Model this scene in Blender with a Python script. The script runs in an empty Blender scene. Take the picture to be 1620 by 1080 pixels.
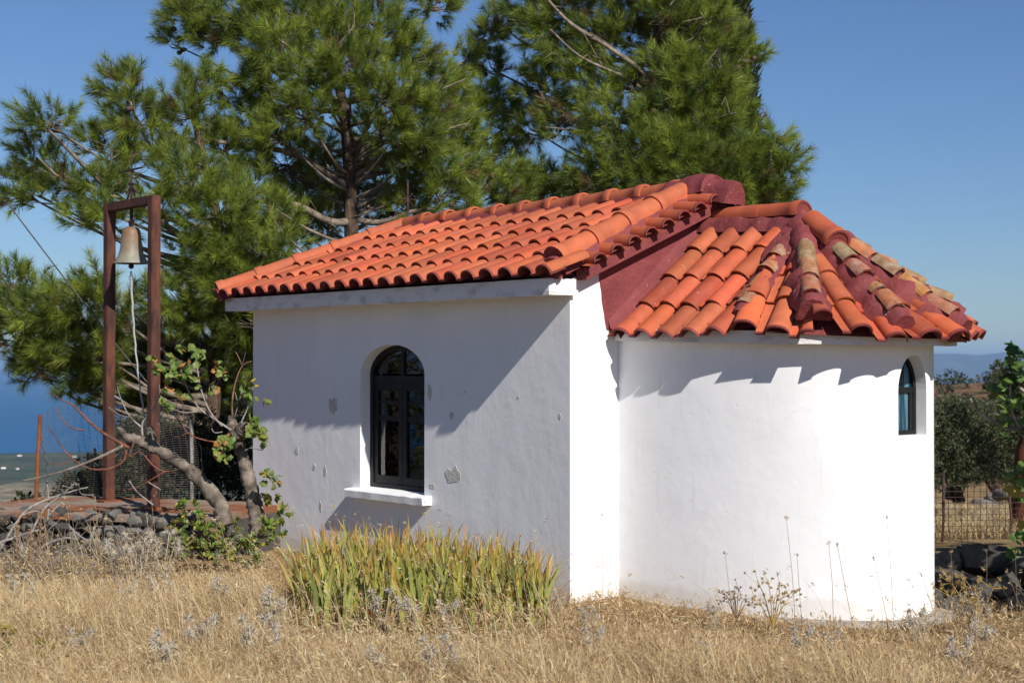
import bpy, bmesh, math, random
import numpy as np
from mathutils import Vector, Matrix, noise as mnoise
from mathutils.geometry import tessellate_polygon

random.seed(7)
RS = np.random.RandomState(11)
R = math.radians
SC = bpy.context.scene
COL = SC.collection

# ------------------------------------------------------------------ camera
EYE = 1.8
FPX = 2500.0                       # focal length in photo pixels (1620 wide)
cam_d = bpy.data.cameras.new('camera')
cam_d.sensor_width = 36.0
cam_d.lens = FPX / 1620.0 * 36.0
cam_d.clip_start = 0.05
cam_d.clip_end = 120000
cam_d.dof.use_dof = True
cam_d.dof.focus_distance = 12.3
cam_d.dof.aperture_fstop = 5.0
cam = bpy.data.objects.new('camera', cam_d)
COL.objects.link(cam)
cam.location = (0, 0, EYE)
cam.rotation_euler = (R(90) + math.atan(32 / FPX), 0, 0)
SC.camera = cam

# ------------------------------------------------------------------ sky, sun, exposure
SUN_EL = R(36.0)
SUN_AZ = R(-51.46 - 11.5)            # direction towards the sun, measured from +X
TRAVEL = Vector((-math.cos(SUN_AZ) * math.cos(SUN_EL), -math.sin(SUN_AZ) * math.cos(SUN_EL), -math.sin(SUN_EL))).normalized()
world = bpy.data.worlds.new('World')
SC.world = world
world.use_nodes = True
wn = world.node_tree
bg = wn.nodes['Background']
sky = wn.nodes.new('ShaderNodeTexSky')
sky.sky_type = 'NISHITA'
sky.sun_disc = False
sky.sun_elevation = SUN_EL
sky.sun_rotation = math.atan2(math.cos(SUN_AZ), math.sin(SUN_AZ))
sky.altitude = 200
sky.air_density = 1.0
sky.dust_density = 0.15
sky.ozone_density = 2.2
bg.inputs[1].default_value = 0.085
tint = wn.nodes.new('ShaderNodeMix')          # clean, dry summer air: a deeper blue than the model's own
tint.data_type = 'RGBA'
tint.blend_type = 'MULTIPLY'
tint.inputs[0].default_value = 1.0
tint.inputs[7].default_value = (0.50, 0.635, 0.85, 1)
wn.links.new(sky.outputs[0], tint.inputs[6])
wn.links.new(tint.outputs[2], bg.inputs[0])

sun_d = bpy.data.lights.new('sun', 'SUN')
sun_d.energy = 4.9
sun_d.angle = R(0.53)
sun_d.color = (1.0, 0.955, 0.89)
sun = bpy.data.objects.new('sun', sun_d)
COL.objects.link(sun)
sun.rotation_euler = TRAVEL.to_track_quat('-Z', 'Y').to_euler()
sun.location = (10, -16, 20)

SC.view_settings.view_transform = 'Standard'
SC.view_settings.look = 'None'
SC.view_settings.exposure = 0.20
SC.view_settings.gamma = 1.0
SC.cycles.max_bounces = 6
SC.cycles.diffuse_bounces = 4
SC.cycles.transparent_max_bounces = 12
SC.cycles.volume_bounces = 0

# ------------------------------------------------------------------ helpers
def at(px, py, Y):
    """point seen at photo pixel (px, py) at depth Y metres"""
    return np.array([(px - 810) / FPX * Y, Y, EYE + (572 - py) / FPX * Y])

def nodes_mat(name):
    m = bpy.data.materials.new(name)
    m.use_nodes = True
    nt = m.node_tree
    b = nt.nodes['Principled BSDF']
    return m, nt, b

def N(nt, kind, **kw):
    n = nt.nodes.new(kind)
    for k, v in kw.items():
        setattr(n, k, v)
    return n

def noise_node(nt, scale, detail=4, rough=0.55, coord='Object', vec_scale=None):
    tc = N(nt, 'ShaderNodeTexCoord')
    nz = N(nt, 'ShaderNodeTexNoise')
    nz.inputs['Scale'].default_value = scale
    nz.inputs['Detail'].default_value = detail
    nz.inputs['Roughness'].default_value = rough
    if vec_scale:
        mp = N(nt, 'ShaderNodeMapping')
        mp.inputs['Scale'].default_value = vec_scale
        nt.links.new(tc.outputs[coord], mp.inputs[0])
        nt.links.new(mp.outputs[0], nz.inputs['Vector'])
    else:
        nt.links.new(tc.outputs[coord], nz.inputs['Vector'])
    return nz

def ramp(nt, src, stops):
    r = N(nt, 'ShaderNodeValToRGB')
    e = r.color_ramp.elements
    while len(e) > 1:
        e.remove(e[0])
    e[0].position, e[0].color = stops[0][0], (*stops[0][1], 1)
    for p, c in stops[1:]:
        q = e.new(p)
        q.color = (*c, 1)
    nt.links.new(src, r.inputs[0])
    return r

def mixc(nt, a, b, fac, mode='MIX'):
    m = N(nt, 'ShaderNodeMix', data_type='RGBA', blend_type=mode)
    for sock, v in ((m.inputs[6], a), (m.inputs[7], b), (m.inputs[0], fac)):
        if hasattr(v, 'node'):
            nt.links.new(v, sock)
        elif isinstance(v, (int, float)):
            sock.default_value = v
        else:
            sock.default_value = (*v, 1)
    return m.outputs[2]

def bump(nt, b, src, strength, dist=0.02, prev=None):
    bp = N(nt, 'ShaderNodeBump')
    bp.inputs['Strength'].default_value = strength
    bp.inputs['Distance'].default_value = dist
    nt.links.new(src, bp.inputs['Height'])
    if prev is not None:
        nt.links.new(prev, bp.inputs['Normal'])
    nt.links.new(bp.outputs[0], b.inputs['Normal'])
    return bp.outputs[0]

def simple_mat(name, c1, c2, scale=6, rough=0.8, bumpv=0.0, bscale=40, spec=0.3, metal=0.0, vs=None, stops=(0.35, 0.68)):
    m, nt, b = nodes_mat(name)
    nz = noise_node(nt, scale, 5, 0.6, vec_scale=vs)
    r = ramp(nt, nz.outputs[0], [(stops[0], c1), (stops[1], c2)])
    nt.links.new(r.outputs[0], b.inputs['Base Color'])
    b.inputs['Roughness'].default_value = rough
    b.inputs['Specular IOR Level'].default_value = spec
    b.inputs['Metallic'].default_value = metal
    if bumpv:
        n2 = noise_node(nt, bscale, 4, vec_scale=vs)
        bump(nt, b, n2.outputs[0], bumpv)
    return m

def vcol_mat(name, rough=0.75, nscale=14, namt=0.25, bumpv=0.0, bscale=60, spec=0.3, transl=0.0, noise2=None):
    """base colour from the mesh's colour attribute (the colour of each leaf, tile or stone), broken up by noise"""
    m, nt, b = nodes_mat(name)
    at_ = N(nt, 'ShaderNodeAttribute', attribute_name='Col')
    col = at_.outputs['Color']
    if namt:
        nz = noise_node(nt, nscale, 5, 0.6)
        r = ramp(nt, nz.outputs[0], [(0.3, (1 - namt,) * 3), (0.7, (1 + namt * 0.35,) * 3)])
        col = mixc(nt, col, r.outputs[0], 1.0, 'MULTIPLY')
    if noise2:
        sc, tint, lo, hi, amt = noise2
        nz2 = noise_node(nt, sc, 6, 0.65)
        r2 = ramp(nt, nz2.outputs[0], [(lo, (0, 0, 0)), (hi, (amt,) * 3)])
        col = mixc(nt, col, tint, r2.outputs[0])
    nt.links.new(col, b.inputs['Base Color'])
    b.inputs['Roughness'].default_value = rough
    b.inputs['Specular IOR Level'].default_value = spec
    if bumpv:
        n2 = noise_node(nt, bscale, 4)
        bump(nt, b, n2.outputs[0], bumpv, 0.01)
    if transl:
        tr = N(nt, 'ShaderNodeBsdfTranslucent')
        nt.links.new(col, tr.inputs[0])
        mx = N(nt, 'ShaderNodeMixShader')
        mx.inputs[0].default_value = transl
        out = nt.nodes['Material Output']
        nt.links.new(b.outputs[0], mx.inputs[1])
        nt.links.new(tr.outputs[0], mx.inputs[2])
        nt.links.new(mx.outputs[0], out.inputs[0])
    return m

class MB:
    """collects vertices, faces and a colour per vertex, then builds ONE mesh object"""
    def __init__(s):
        s.v, s.f, s.c, s.n = [], [], [], 0
    def add(s, verts, faces, col=None):
        verts = np.asarray(verts, dtype=np.float64).reshape(-1, 3)
        base = s.n
        s.v.append(verts)
        k = len(verts)
        if col is None:
            col = (1, 1, 1)
        col = np.asarray(col, dtype=np.float64)
        if col.ndim == 1:
            col = np.tile(col, (k, 1))
        s.c.append(col)
        for f in faces:
            s.f.append([i + base for i in f])
        s.n += k
        return base
    def arr(s, verts, faces, col):
        """bulk add: faces as one (M,k) int array"""
        verts = np.asarray(verts).reshape(-1, 3)
        s.v.append(verts)
        col = np.asarray(col, dtype=np.float64)
        if col.ndim == 1:
            col = np.tile(col, (len(verts), 1))
        s.c.append(col)
        s.f.append(np.asarray(faces) + s.n)
        s.n += len(verts)
    def grid(s, rings, closed=False, col=None):
        """rings: list of equal-length point lists -> quad strips"""
        rings = np.asarray(rings)
        nr, k = rings.shape[:2]
        fs = []
        for i in range(nr - 1):
            for j in range(k if closed else k - 1):
                j2 = (j + 1) % k
                fs.append((i * k + j, i * k + j2, (i + 1) * k + j2, (i + 1) * k + j))
        s.add(rings.reshape(-1, 3), fs, col)
    def box(s, lo, hi, col=None):
        x0, y0, z0 = lo
        x1, y1, z1 = hi
        v = [(x0, y0, z0), (x1, y0, z0), (x1, y1, z0), (x0, y1, z0), (x0, y0, z1), (x1, y0, z1), (x1, y1, z1), (x0, y1, z1)]
        s.add(v, [(0, 3, 2, 1), (4, 5, 6, 7), (0, 1, 5, 4), (1, 2, 6, 5), (2, 3, 7, 6), (3, 0, 4, 7)], col)
    def obox(s, c, ax, ay, az, col=None):
        c, ax, ay, az = map(np.asarray, (c, ax, ay, az))
        v = [c + a * ax + b * ay + d * az for d in (-1, 1) for (a, b) in ((-1, -1), (1, -1), (1, 1), (-1, 1))]
        s.add(v, [(0, 3, 2, 1), (4, 5, 6, 7), (0, 1, 5, 4), (1, 2, 6, 5), (2, 3, 7, 6), (3, 0, 4, 7)], col)
    def tube(s, path, rad, k=6, col=None, jit=0.0, cap=True):
        P = [np.asarray(p, dtype=float) for p in path]
        n = len(P)
        rad = [rad] * n if isinstance(rad, (int, float)) else list(rad)
        rings = []
        prev = None
        for i in range(n):
            t = P[min(i + 1, n - 1)] - P[max(i - 1, 0)]
            t = t / (np.linalg.norm(t) + 1e-9)
            if prev is None:
                a = np.array([0, 0, 1.0]) if abs(t[2]) < 0.9 else np.array([1.0, 0, 0])
                u = np.cross(a, t)
            else:
                u = prev - t * np.dot(prev, t)
            u = u / (np.linalg.norm(u) + 1e-9)
            prev = u
            w = np.cross(t, u)
            rings.append([P[i] + rad[i] * (1 + jit * (random.random() - .5)) * (math.cos(2 * math.pi * j / k) * u + math.sin(2 * math.pi * j / k) * w) for j in range(k)])
        base = s.n
        s.grid(rings, True, col)
        if cap:
            s.f.append([base + j for j in range(k)][::-1])
            s.f.append([base + (n - 1) * k + j for j in range(k)])
    def lathe(s, prof, origin, k=24, col=None):
        o = np.asarray(origin)
        rings = [[o + np.array([r * math.cos(2 * math.pi * j / k), r * math.sin(2 * math.pi * j / k), z]) for j in range(k)] for r, z in prof]
        if col is not None and np.asarray(col).ndim == 2:
            col = np.repeat(np.asarray(col), k, axis=0)
        s.grid(rings, True, col)
    def build(s, name, mat, parent=None, smooth=False, origin=None, world_verts=True, clip=None, angle=None, fixn=True):
        V = np.concatenate(s.v) if s.v else np.zeros((0, 3))
        C = np.concatenate(s.c)
        off = np.zeros(3)
        if origin is not None:
            off = np.asarray(origin, dtype=float)
        elif parent is not None and world_verts:
            off = np.array(root_loc(parent))
        V = V - off
        me = bpy.data.meshes.new(name)
        tot, loops, starts = 0, [], []
        for f in s.f:
            if isinstance(f, np.ndarray):
                m_, k_ = f.shape
                starts.append(tot + np.arange(m_) * k_)
                loops.append(f.reshape(-1))
                tot += m_ * k_
            else:
                starts.append(np.array([tot]))
                loops.append(np.array(f))
                tot += len(f)
        L = np.concatenate(loops).astype(np.int32)
        S = np.concatenate(starts).astype(np.int32)
        me.vertices.add(len(V))
        me.vertices.foreach_set('co', V.astype(np.float32).ravel())
        me.loops.add(len(L))
        me.loops.foreach_set('vertex_index', L)
        me.polygons.add(len(S))
        me.polygons.foreach_set('loop_start', S)
        me.update(calc_edges=True)
        me.validate()
        ca = me.color_attributes.new('Col', 'FLOAT_COLOR', 'POINT')
        ca.data.foreach_set('color', np.concatenate([C, np.ones((len(C), 1))], axis=1).astype(np.float32).ravel())
        if clip or fixn:
            bm = bmesh.new()
            bm.from_mesh(me)
            for co, no in (clip or []):
                bmesh.ops.bisect_plane(bm, geom=bm.verts[:] + bm.edges[:] + bm.faces[:], plane_co=co, plane_no=no, clear_outer=True)
            if fixn and len(V) < 60000 and fixn != 'keep':
                bmesh.ops.recalc_face_normals(bm, faces=bm.faces[:])
            bm.to_mesh(me)
            bm.free()
        me.polygons.foreach_set('use_smooth', np.full(len(me.polygons), bool(smooth)))
        if smooth:
            if angle:
                me.set_sharp_from_angle(angle=R(angle))
        if mat:
            me.materials.append(mat)
        o = bpy.data.objects.new(name, me)
        COL.objects.link(o)
        if parent is not None:
            o.parent = parent
        elif origin is not None:
            o.location = off
        return o

def root_loc(o):
    p = np.array(o.location)
    while o.parent:
        o = o.parent
        p = p + np.array(o.location)
    return p

def thing(name, label, cat, loc=(0, 0, 0), rz=0.0, group=None):
    o = bpy.data.objects.new(name, None)
    o.empty_display_size = 0.2
    COL.objects.link(o)
    o.location = loc
    o.rotation_euler = (0, 0, rz)
    o['label'] = label
    o['category'] = cat
    if group:
        o['group'] = group
    return o

def tag(o, label=None, cat=None, group=None, kind=None):
    for k, v in (('label', label), ('category', cat), ('group', group), ('kind', kind)):
        if v:
            o[k] = v
    return o

def norm(v):
    v = np.asarray(v, dtype=float)
    return v / (np.linalg.norm(v, axis=-1, keepdims=True) + 1e-9)

def prism(mb, loop, o, a, b, n, col=None):
    """2-D loop (p,q) -> o + p*a + q*b, extruded along n"""
    o, a, b, n = map(np.asarray, (o, a, b, n))
    k = len(loop)
    v = [o + p * a + q * b for p, q in loop] + [o + p * a + q * b + n for p, q in loop]
    tris = tessellate_polygon([[Vector((p, q, 0)) for p, q in loop]])
    fs = [tuple(t) for t in tris] + [tuple(i + k for i in t)[::-1] for t in tris]
    fs += [(i, (i + 1) % k, (i + 1) % k + k, i + k) for i in range(k)]
    mb.add(v, fs, col)

def frame_strip(mb, outer, inner, o, a, b, n, col=None):
    """ring between two equal-length loops, extruded along n"""
    o, a, b, n = map(np.asarray, (o, a, b, n))
    k = len(outer)
    P = lambda L, e: [o + p * a + q * b + e * n for p, q in L]
    v = P(outer, 0) + P(inner, 0) + P(outer, 1) + P(inner, 1)
    fs = []
    for i in range(k):
        j = (i + 1) % k
        fs += [(i, j, j + k, i + k), (i + 2 * k, i + 3 * k, j + 3 * k, j + 2 * k), (i, i + 2 * k, j + 2 * k, j), (i + k, j + k, j + 3 * k, i + 3 * k)]
    mb.add(v, fs, col)

def boolean_cut(o, cutters):
    for c in cutters:
        md = o.modifiers.new('cut', 'BOOLEAN')
        md.operation = 'DIFFERENCE'
        md.solver = 'EXACT'
        md.object = c
    bpy.context.view_layer.update()
    dg = bpy.context.evaluated_depsgraph_get()
    me = bpy.data.meshes.new_from_object(o.evaluated_get(dg))
    o.modifiers.clear()
    old = o.data
    o.data = me
    bpy.data.meshes.remove(old)
    for c in cutters:
        d = c.data
        bpy.data.objects.remove(c)
        bpy.data.meshes.remove(d)

# ------------------------------------------------------------------ materials
def plaster_mat():
    m, nt, b = nodes_mat('white_plaster')
    big = noise_node(nt, 1.3, 5, 0.6)
    c = ramp(nt, big.outputs[0], [(0.3, (0.80, 0.795, 0.785)), (0.7, (0.87, 0.865, 0.86))]).outputs[0]
    # rain streaks and grime with a shape of their own
    st = noise_node(nt, 2.2, 6, 0.7, vec_scale=(6, 6, 0.7))
    sr = ramp(nt, st.outputs[0], [(0.56, (0, 0, 0)), (0.80, (0.42,) * 3)]).outputs[0]
    c = mixc(nt, c, (0.58, 0.55, 0.50), sr)
    tc = N(nt, 'ShaderNodeTexCoord')
    # hairline cracks
    dn = N(nt, 'ShaderNodeTexNoise')
    dn.inputs['Scale'].default_value = 3.0
    dn.inputs['Detail'].default_value = 6
    nt.links.new(tc.outputs['Object'], dn.inputs['Vector'])
    mv = N(nt, 'ShaderNodeVectorMath', operation='MULTIPLY_ADD')
    mv.inputs[1].default_value = (.3, .3, .3)
    nt.links.new(dn.outputs['Color'], mv.inputs[0])
    nt.links.new(tc.outputs['Object'], mv.inputs[2])
    cv = N(nt, 'ShaderNodeTexVoronoi', feature='DISTANCE_TO_EDGE')
    cv.inputs['Scale'].default_value = 0.9
    nt.links.new(mv.outputs[0], cv.inputs['Vector'])
    ck = ramp(nt, cv.outputs[0], [(0.0, (.14,) * 3), (0.005, (0, 0, 0))]).outputs[0]
    cm_ = noise_node(nt, 0.8, 3, 0.5)
    ckm = ramp(nt, cm_.outputs[0], [(0.50, (0, 0, 0)), (0.58, (1, 1, 1))]).outputs[0]
    c = mixc(nt, c, (0.50, 0.48, 0.45), mixc(nt, ck, ckm, 1.0, 'MULTIPLY'))
    # splashed earth near the ground
    sx = N(nt, 'ShaderNodeSeparateXYZ')
    nt.links.new(tc.outputs['Object'], sx.inputs[0])
    gn = noise_node(nt, 5, 5, 0.7)
    ad = N(nt, 'ShaderNodeMath', operation='MULTIPLY_ADD')
    ad.inputs[1].default_value = -0.16
    nt.links.new(gn.outputs[0], ad.inputs[0])
    nt.links.new(sx.outputs[2], ad.inputs[2])
    gr = ramp(nt, ad.outputs[0], [(-0.0, (0.30,) * 3), (0.05, (0, 0, 0))]).outputs[0]
    c = mixc(nt, c, (0.50, 0.43, 0.33), gr)
    nt.links.new(c, b.inputs['Base Color'])
    b.inputs['Roughness'].default_value = 0.85
    b.inputs['Specular IOR Level'].default_value = 0.15
    n1 = noise_node(nt, 2.6, 3, 0.5)
    p = bump(nt, b, n1.outputs[0], 0.22, 0.04)
    n2 = noise_node(nt, 22, 6, 0.65)
    p = bump(nt, b, n2.outputs[0], 0.18, 0.008, p)
    vz = N(nt, 'ShaderNodeTexVoronoi')
    vz.inputs['Scale'].default_value = 5.5
    nt.links.new(tc.outputs['Object'], vz.inputs['Vector'])
    vr = ramp(nt, vz.outputs[0], [(0.02, (0, 0, 0)), (0.07, (1, 1, 1))]).outputs[0]
    bump(nt, b, vr, 0.2, 0.006, p)
    return m

M = {}
M['plaster'] = plaster_mat()
M['eave'] = simple_mat('limewashed_concrete', (0.42, 0.40, 0.37), (0.80, 0.79, 0.77), 5, 0.9, 0.4, 45, vs=(1, 1, 2.4), stops=(0.25, 0.5))
M['bare'] = simple_mat('bare_render', (0.48, 0.45, 0.41), (0.66, 0.63, 0.58), 18, 0.95, 0.5, 60)
M['tile'] = vcol_mat('clay_tile', 0.72, 9, 0.22, 0.15, 50, 0.3, noise2=(26, (0.55, 0.30, 0.20), 0.64, 0.80, 0.45))
def weather_tiles(m):
    nt = m.node_tree
    b = nt.nodes['Principled BSDF']
    src = b.inputs['Base Color'].links[0].from_socket
    n1 = noise_node(nt, 2.1, 6, 0.75)
    r1 = ramp(nt, n1.outputs[0], [(0.42, (0, 0, 0)), (0.75, (0.45,) * 3)]).outputs[0]
    c = mixc(nt, src, (0.34, 0.12, 0.075), r1)
    n2 = noise_node(nt, 55, 3, 0.6)
    r2 = ramp(nt, n2.outputs[0], [(0.63, (0, 0, 0)), (0.70, (0.6,) * 3)]).outputs[0]
    c = mixc(nt, c, (0.20, 0.085, 0.055), r2)
    n3 = noise_node(nt, 19, 5, 0.7)
    r3 = ramp(nt, n3.outputs[0], [(0.66, (0, 0, 0)), (0.74, (0.7,) * 3)]).outputs[0]
    c = mixc(nt, c, (0.56, 0.42, 0.33), r3)
    nt.links.new(c, b.inputs['Base Color'])
weather_tiles(M['tile'])
M['oldtile'] = vcol_mat('lichen_tile', 0.9, 16, 0.35, 0.6, 60, 0.2, noise2=(13, (0.36, 0.29, 0.21), 0.48, 0.66, 0.7))
def oxide_mat():
    m, nt, b = nodes_mat('oxide_red_mortar')
    n0 = noise_node(nt, 4, 6, 0.65)
    c = ramp(nt, n0.outputs[0], [(0.3, (0.165, 0.026, 0.028)), (0.7, (0.26, 0.052, 0.050))]).outputs[0]
    n1 = noise_node(nt, 15, 6, 0.7)
    r1 = ramp(nt, n1.outputs[0], [(0.66, (0, 0, 0)), (0.70, (0.75,) * 3)]).outputs[0]
    c = mixc(nt, c, (0.52, 0.44, 0.40), r1)
    nt.links.new(c, b.inputs['Base Color'])
    b.inputs['Roughness'].default_value = 0.72
    n2 = noise_node(nt, 24, 6, 0.7)
    bump(nt, b, n2.outputs[0], 0.8, 0.02)
    return m
M['oxide'] = oxide_mat()
M['frame'] = simple_mat('black_painted_frame', (0.007, 0.0075, 0.008), (0.016, 0.016, 0.017), 12, 0.55, 0.1, 60, 0.25)
M['rust'] = simple_mat('rusty_steel', (0.034, 0.016, 0.013), (0.150, 0.050, 0.026), 4.5, 0.7, 0.5, 60, 0.35, vs=(3, 3, 0.8))
M['rustbright'] = simple_mat('bright_rust', (0.16, 0.050, 0.020), (0.28, 0.095, 0.038), 8, 0.85, 0.3, 60)
M['iron'] = simple_mat('weathered_iron', (0.030, 0.020, 0.018), (0.085, 0.045, 0.034), 14, 0.75, 0.2, 60)
M['wire'] = simple_mat('dull_wire', (0.05, 0.05, 0.055), (0.13, 0.12, 0.12), 8, 0.6, 0, spec=0.4)
M['rope'] = simple_mat('grey_rope', (0.28, 0.27, 0.26), (0.55, 0.54, 0.52), 120, 0.95, 0.5, 200)
M['bell'] = vcol_mat('bronze_patina', 0.55, 9, 0.35, 0.3, 40, 0.5, noise2=(7, (0.10, 0.13, 0.11), 0.5, 0.72, 0.7))
M['needle'] = vcol_mat('pine_needles', 0.45, 3, 0.12, 0, spec=0.5, transl=0.42)
M['leaf'] = vcol_mat('leaves', 0.5, 8, 0.15, 0, spec=0.4, transl=0.3)
M['olive'] = vcol_mat('olive_leaves', 0.55, 4, 0.15, 0, spec=0.4, transl=0.15)
M['bark'] = simple_mat('pine_bark', (0.035, 0.024, 0.018), (0.16, 0.105, 0.075), 7, 0.95, 0.9, 18, 0.1, vs=(3, 3, 0.8))
M['twig'] = simple_mat('grey_bark', (0.11, 0.085, 0.065), (0.31, 0.255, 0.20), 9, 0.95, 0.6, 30, 0.1)
M['figbark'] = vcol_mat('fig_bark', 0.95, 14, 0.6, 1.0, 24, 0.1, noise2=(7, (0.07, 0.055, 0.045), 0.5, 0.62, 0.85))
M['grass'] = vcol_mat('straw', 0.65, 3, 0.1, 0, spec=0.25, transl=0.25)
M['stone'] = vcol_mat('dark_volcanic_stone', 0.95, 7, 0.45, 0.9, 26, 0.15, noise2=(9, (0.26, 0.24, 0.20), 0.6, 0.75, 0.6))
M['slab'] = simple_mat('rust_stained_concrete', (0.26, 0.215, 0.17), (0.24, 0.085, 0.036), 1.7, 0.9, 0.5, 40, stops=(0.42, 0.58), vs=(1, 1, 4))
M['concrete'] = simple_mat('grey_concrete', (0.24, 0.215, 0.185), (0.42, 0.385, 0.34), 6, 0.95, 0.5, 50)
M['wood'] = simple_mat('dead_wood', (0.20, 0.175, 0.155), (0.44, 0.40, 0.36), 8, 0.95, 0.5, 60, vs=(1, 1, 1))
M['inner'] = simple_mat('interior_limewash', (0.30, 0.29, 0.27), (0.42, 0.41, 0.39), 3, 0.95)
M['floorin'] = simple_mat('interior_floor', (0.08, 0.07, 0.06), (0.15, 0.13, 0.11), 5, 0.8)

def glass_mat(name, tint, refl):
    m = bpy.data.materials.new(name)
    m.use_nodes = True
    nt = m.node_tree
    nt.nodes.clear()
    out = N(nt, 'ShaderNodeOutputMaterial')
    tr = N(nt, 'ShaderNodeBsdfTransparent')
    tr.inputs[0].default_value = (*tint, 1)
    gl = N(nt, 'ShaderNodeBsdfGlossy')
    gl.inputs['Roughness'].default_value = 0.015
    nz = noise_node(nt, 5, 2)
    bp = N(nt, 'ShaderNodeBump')
    bp.inputs['Strength'].default_value = 0.05
    bp.inputs['Distance'].default_value = 0.01
    nt.links.new(nz.outputs[0], bp.inputs['Height'])
    nt.links.new(bp.outputs[0], gl.inputs['Normal'])
    mx = N(nt, 'ShaderNodeMixShader')
    fr = N(nt, 'ShaderNodeFresnel')
    fr.inputs[0].default_value = 1.5
    ml = N(nt, 'ShaderNodeMath', operation='MULTIPLY')
    ml.inputs[1].default_value = refl
    nt.links.new(fr.outputs[0], ml.inputs[0])
    nt.links.new(ml.outputs[0], mx.inputs[0])
    nt.links.new(tr.outputs[0], mx.inputs[1])
    nt.links.new(gl.outputs[0], mx.inputs[2])
    nt.links.new(mx.outputs[0], out.inputs[0])
    return m
M['glass'] = glass_mat('window_glass', (0.80, 0.84, 0.82), 1.6)
M['blueglass'] = glass_mat('blue_window_glass', (0.55, 0.80, 0.92), 1.6)
def blue_pane():
    m, nt, b = nodes_mat('blue_glass_painted_reflection')
    nz = noise_node(nt, 3.0, 3, vec_scale=(9, 1, .6))
    c = ramp(nt, nz.outputs[0], [(.38, (.010, .036, .052)), (.5, (.022, .085, .13)), (.62, (.09, .20, .27))]).outputs[0]  # dark and pale blue streaks paint the see-through reflection into the glass colour
    nt.links.new(c, b.inputs['Base Color'])
    b.inputs['Roughness'].default_value = 0.06
    b.inputs['Specular IOR Level'].default_value = 0.6
    return m
M['bluepane'] = blue_pane()
M['bluecloth'] = simple_mat('blue_curtain', (0.035, 0.15, 0.23), (0.09, 0.30, 0.42), 5, 0.8, vs=(5, 5, 0.4))

# ------------------------------------------------------------------ terrain, sea, far mountain
U = np.array([-0.623, 0.782])          # along the chapel's long side, away from the viewer
Vv = np.array([0.782, 0.623])          # across the chapel, away to the right
P0 = np.array([0.44, 12.0])            # nearest corner of the nave

def sstep(a, b, x):
    t = np.clip((x - a) / (b - a), 0, 1)
    return t * t * (3 - 2 * t)

def lerp_pts(r, pts):
    return np.interp(r, [p[0] for p in pts], [p[1] for p in pts])

LEFTP = [(0, 0), (17, 0), (21, -0.35), (40, -3.2), (200, -27), (800, -112), (1400, -178), (1800, -186), (2600, -190), (3400, -197), (3650, -199.5), (4000, -207)]
RIGHTP = [(0, 0), (16, -0.02), (20, -0.2), (42, -1.95), (60, -3.4), (95, -3.0), (150, -0.75), (165, -0.6), (200, -3.5), (400, -32), (900, -110), (1500, -180), (2600, -192), (3400, -198), (3650, -199.5), (4000, -207)]

def ground_h(x, y):
    r = np.hypot(x, y)
    px = 810 + FPX * x / np.maximum(y, 0.1)
    px = np.where(y <= 0.1, np.where(x > 0, 3000, -3000), px)
    wr = sstep(1150, 1420, px)
    h = lerp_pts(r, LEFTP) * (1 - wr) + lerp_pts(r, RIGHTP) * wr
    hillw = wr * np.exp(-((r - 158) / 45.0) ** 2)
    h = h + hillw * np.clip((px - 1480) / 140.0, -1.5, 6) * 0.55
    h = h + 0.02 * np.sin(1.7 * x + 0.6) * np.cos(1.3 * y) * (r < 40)
    h = h - .065 * np.exp(-((x - 2.7) ** 2 + (y - 10.9) ** 2) / 2.9)
    und = np.clip((r - 60) / 300.0, 0, 1)
    h = h + und * 1.6 * np.sin(x * 0.011 + 1) * np.cos(y * 0.009) * (r < 3000)
    return h

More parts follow.
